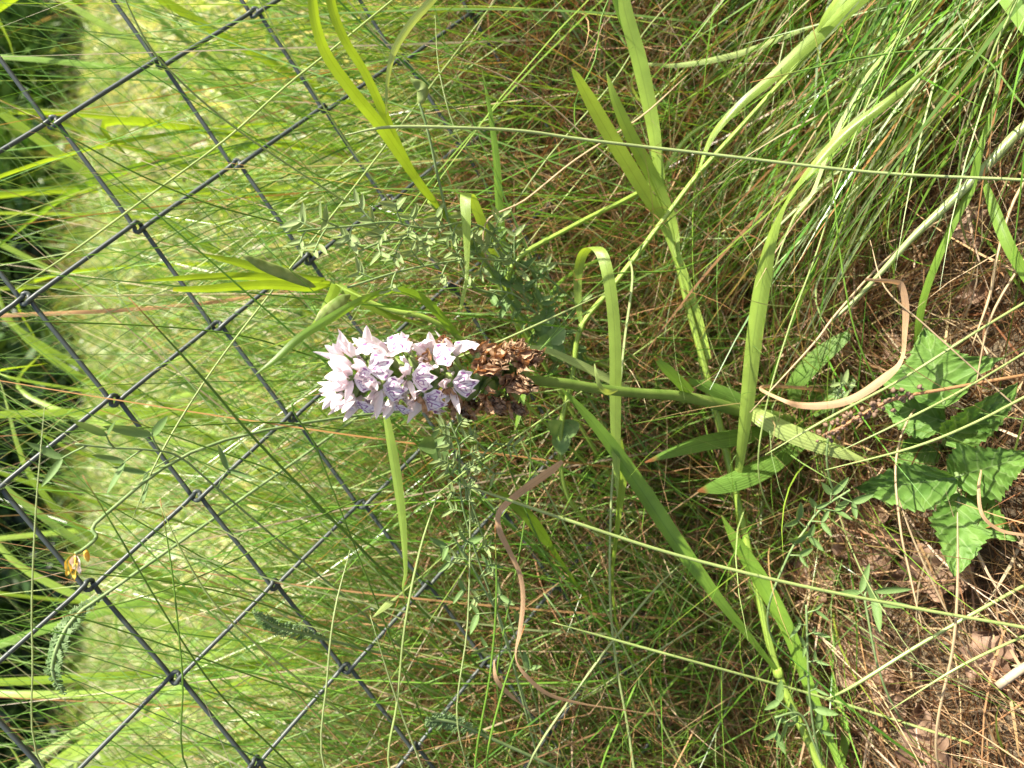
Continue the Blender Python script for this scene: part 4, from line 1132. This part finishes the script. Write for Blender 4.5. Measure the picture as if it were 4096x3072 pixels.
def toothed_mat(name, c0, c1):
    m, t = new_mat(name)
    uv = N(t, 'ShaderNodeUVMap'); s = N(t, 'ShaderNodeSeparateXYZ'); L(t, uv.outputs[0], s.inputs[0])
    au = math_n(t, 'ABSOLUTE', math_n(t, 'MULTIPLY', math_n(t, 'SUBTRACT', s.outputs[0], .5), 2.0))
    vein = math_n(t, 'SINE', math_n(t, 'SUBTRACT', math_n(t, 'MULTIPLY', s.outputs[1], 34.0), math_n(t, 'MULTIPLY', au, 9.0)))
    line = math_n(t, 'MULTIPLY', math_n(t, 'SUBTRACT', -.88, vein), 7.0, True)
    mid = math_n(t, 'SUBTRACT', 1.0, math_n(t, 'MULTIPLY', au, 24.0), True)
    tc = N(t, 'ShaderNodeTexCoord'); ns = N(t, 'ShaderNodeTexNoise'); ns.inputs['Scale'].default_value = 130; ns.inputs['Detail'].default_value = 5
    L(t, tc.outputs['Object'], ns.inputs['Vector'])
    c = mixcol(t, math_n(t, 'MULTIPLY', math_n(t, 'SUBTRACT', ns.outputs[0], .3), 2.4, True), c0, c1)
    c = mixcol(t, math_n(t, 'MULTIPLY', math_n(t, 'MAXIMUM', line, mid), .65), c, (.25, .37, .13))
    b = N(t, 'ShaderNodeBump'); b.inputs['Strength'].default_value = .7; b.inputs['Distance'].default_value = .0006
    L(t, math_n(t, 'ADD', vein, ns.outputs[0]), b.inputs['Height'])
    leaf_surface(t, c, .55, .3, .3, (1.25, 1.2, .4), b.outputs[0])
    return m
M['toothed'] = toothed_mat('toothed_leaf', (.09, .20, .03), (.17, .31, .06))
tb = gz(3800, 1800, 0.0)
avens = thing('avens_plant', 'low plant with large toothed green leaves beside the curled tan blade', 'wild plant', tb)
for bp, tp, ww, z, lb in (((3775, 1620), (3735, 1310), 330, .040, .9), ((3790, 1690), (3520, 1600), 200, .034, 0), ((3790, 1750), (4110, 1600), 190, .036, 0), ((3830, 1905), (3440, 2000), 210, .038, .2),
                          ((3830, 1900), (4130, 1850), 260, .034, .3), ((3830, 1990), (3885, 2300), 230, .030, .3), ((3850, 1980), (4060, 2160), 190, .022, 0), ((3760, 1780), (3560, 1850), 150, .02, 0)):
    toothed(avens, bp, tp, ww, z, lb, seed=bp[0] + tp[1])
    b_ = gz(*bp, z - .006)
    part('leaf_stalk', tube([tb, (tb + b_) / 2 + np.array([0, 0, .004]), b_, b_ + (gz(*tp, z) - b_) * .1], [.0011, .0009, .0008, .0006], 6, 4), M['vetch_stem'], avens)
# round dull leaves of a clover between the orchid and the hairpin
for (px_, py_, y_, sz, lab) in ((2165, 1300, .266, .0085, 'round dull leaf with a pale blotch right of the orchid spike'), (2205, 1375, .262, .0095, 'larger round dull leaf beside the hairpin blade foot'),
                                (1740, 1780, .262, .0085, 'rounded leaf left of the bushy vetch'), (2240, 1730, .262, .010, 'round leaf under the orchid stem')):
    p0 = pt(px_, py_, y_); e = drop(np.vstack([p0, p0 + np.array([.01, 0, .01])]))
    cl = thing('round_leaf_plant', lab, 'wild plant', e[0])
    part('leaf_stalk', tube(e[:3], [.0005, .0004, .0004], 5, 5), M['vetch_stem'], cl)
    for q in range(3):
        a = q * 2.1 + px_
        d = np.array([math.cos(a), -.3, math.sin(a)])
        g_ = moved(sheet_leaf(sz, sz * .9, 8, 5, cup=.3, curve=-.1), frame(p0, d, (.2, -.9, .5)))
        part('leaflet', g_, M['vetch_dark'], cl)

# yellow trefoil flower near the top of the mesh
tp_ = [(420, 2060, .262), (385, 2150, .258), (330, 2200, .256), (300, 2215, .255)]
P_ = px_path(tp_); e = drop(P_)
tre = thing('trefoil', 'yellow withering pea flower hanging by the fence wire', 'wild flower', e[0])
part('stem', tube(e, [.0006] * len(e), 6, 5), M['vetch_stem'], tre)
b0_ = P_[-1]
for q, (dx, dy, ln, mt) in enumerate(((-.25, 1, .0066, 'yellow'), (.1, 1, .0076, 'yellow'), (.35, .9, .006, 'petal'), (-.05, .9, .006, 'vetch'))):
    g_ = crumple(moved(sheet_leaf(ln, .0028, 8, 4, cup=1.1, curve=.2, ruffle=.3), frame(b0_, img_dir(dx, dy), -FWD + .3 * RT0 * (q - 1.5))), .00012, q)
    part('calyx' if mt == 'vetch' else 'petal', g_, M[mt], tre)
P_ = px_path([(420, 2060, .262), (360, 2180, .26), (345, 2200, .259)])
part('flower_bud', pod_geo([(340, 2195, .2585), (345, 2215, .258), (350, 2235, .258), (352, 2248, .258)], [8, 20, 18, 4], .7, 1), M['yellow'], tre)

# feathery yarrow leaves
M['yarrow'] = mottled('yarrow_leaf', (.10, .19, .05), (.19, .28, .11), 200, .6, .2)
def yarrow(pts, wmax, label):
    P = px_path(pts); P2 = drop(P)
    ya = thing('yarrow', label, 'wild plant', P2[0])
    part('leaf_rib', tube(P2, [.0007] * (len(P2) - 1) + [.0002], 6, 5), M['vetch_stem'], ya)
    path = cr(P, 10); n_ = len(path); geos = []
    for i in range(1, n_ - 1):
        t = unit(path[i + 1] - path[i - 1]); k = i / n_
        for s in (-1, 1):
            sd = unit(np.cross(t, FWD)) * s
            ln = wmax / 2 * mpp(path[i]) * math.sin(math.pi * (k * .9 + .05)) * random.uniform(.7, 1.1)
            d = unit(sd + t * .6 + np.array([0, random.uniform(-.5, .5), random.uniform(-.2, .2)]))
            e_ = path[i] + d * ln
            geos.append(ribbon([path[i], path[i] + d * ln * .5, e_], [.0007, .0007, .0001], roll=random.uniform(-.5, .5), seg=2, across=2))
            for q in range(3):
                b_ = path[i] + d * ln * (.35 + .2 * q)
                for s2 in (-1, 1):
                    d2 = unit(d + t * s2 * 1.1 + np.array([0, random.uniform(-.4, .4), 0]))
                    geos.append(ribbon([b_, b_ + d2 * ln * .2, b_ + d2 * ln * .36], [.0005, .0005, .0001], seg=1, across=2))
    o = part('leaf_segments', join(*geos), M['yarrow'], ya)
    o['kind'] = 'stuff'
yarrow([(1320, 2560, .30), (1200, 2530, .297), (1090, 2500, .295), (1010, 2440, .294)], 90, 'dark feathery yarrow leaf showing through a fence diamond')
yarrow([(460, 2350, .31), (330, 2440, .308), (250, 2540, .306), (210, 2680, .305), (260, 2780, .305)], 95, 'feathery yarrow leaf against the dark hedge')
yarrow([(1980, 2960, .25), (1850, 2900, .252), (1760, 2880, .253), (1700, 2890, .253)], 85, 'small feathery yarrow leaf low in the grass')

# ------------------------------------------------------------------ dead leaves and seed heads on the soil
def dead_leaf(px_, py_, size, ang, label, z=.006, seed=0):
    r = random.Random(seed)
    c = gz(px_, py_, z); ln = size * mpp(c)
    rows, cols = 14, 8
    v, uv = [], []
    for i in range(rows + 1):
        s = i / rows
        hw = ln * .30 * max(.03, math.sin(math.pi * s ** .75)) * (1 + .22 * math.sin(s * 22 + seed))
        for j in range(cols + 1):
            u = j / cols * 2 - 1
            v.append(((s - .5) * ln, hw * u, ln * (.10 * math.sin(u * 3.1 + seed) * math.cos(s * 4 + seed) + .05 * math.sin(s * 11 + u * 4) + .10 * u * u) + ln * .01 * r.uniform(-1, 1))); uv.append((j / cols, s))
    k = cols + 1
    f = [(i * k + j, i * k + j + 1, (i + 1) * k + j + 1, (i + 1) * k + j) for i in range(rows) for j in range(cols)]
    d = (math.cos(ang), math.sin(ang), .08)
    g_ = moved((np.array(v), f, np.array(uv)), frame(c, d, (.1, -.25, 1)))
    zb = float(ground_z(c[0], c[1]))
    low = g_[0][:, 2].min(); g_ = (g_[0] - np.array([0, 0, low - zb - .0055]), g_[1], g_[2])
    single('dead_leaf', g_, M['dead_leaf'], label, 'dead leaf', 'dead leaves on the soil', base=(c[0], c[1], zb))
for i, (a, b, s, an, lab) in enumerate((
        (3480, 2110, 380, .4, 'brown dead leaf beside the little leafy sprout'), (3740, 2290, 330, 2.0, 'brown dead leaf under the lowest toothed leaf'), (3420, 2580, 400, 1.2, 'large brown dead leaf under the long bluish stem'),
        (3060, 2810, 220, 2.6, 'small tan dead leaf beside the leaning culm'), (3740, 2960, 320, .2, 'pale brown dead leaf at the end of the bluish crossing stem'), (2370, 2120, 240, 1.0, 'dark brown dead leaf deep in the grass below the tan ribbon'),
        (3320, 1440, 220, 2.2, 'brown dead leaf in shade behind the curled tan blade'), (3960, 2640, 280, 2.9, 'brown dead leaf beside the bleached straw'), (3280, 2330, 280, 2.4, 'brown dead leaf between the leaning culm and the two-leaved sprout'),
        (3600, 1400, 200, .9, 'brown dead leaf inside the loop of the curled tan blade'), (3900, 900, 220, .3, 'brown dead leaf under the stout pale culm'), (2160, 1800, 180, .4, 'small brown dead leaf below the orchid stem'),
        (3880, 1180, 160, 1.9, 'small brown dead leaf among straw above the toothed leaves'), (3560, 2760, 240, .8, 'brown dead leaf between two bluish stems'))):
    dead_leaf(a, b, s, an, lab, seed=i * 3 + 1)
P_ = px_path([(4230, 2600, .114), (4096, 2670, .121), (3990, 2745, .127)])
P_[:, 2] = np.maximum(P_[:, 2], .004)
single('straw', tube(P_, [.0016, .0016, .0015], 8, 4), M['straw_white'], 'thick bleached white straw lying on the litter', 'straw')
# brown seed head beside the toothed leaves
hd = [(3760, 1560, .150), (3600, 1590, .160), (3480, 1640, .168), (3380, 1700, .175), (3290, 1745, .182)]
P_ = px_path(hd); e = drop(P_)
sh = thing('seed_head', 'dry brown branching seed head over the toothed leaves', 'seed head', e[0])
part('stalk', tube(e, [.0007] * len(e), 6, 5), M['dry'], sh)
SEED = mesh_data('seed', *tube([(0, 0, 0), (.0006, 0, 0), (.0015, 0, 0), (.0022, 0, 0)], [.0003, .0009, .0008, .0002], 6, 2)[:2], M['dead_leaf'])
path = cr(P_, 12)
for i in range(70):
    p = path[random.randrange(8, len(path) - 1)]
    d = Vector((random.uniform(-1, 1), random.uniform(-1, 1), random.uniform(-.4, 1))).normalized()
    q = Vector(p - np.array(sh.location)) + d * random.uniform(.0005, .0035)
    s_ = random.uniform(.6, 1.1)
    link('seed', SEED, sh, frame(q, d, (.3, .2, 1), s_, s_, s_))

bpy.context.view_layer.update()
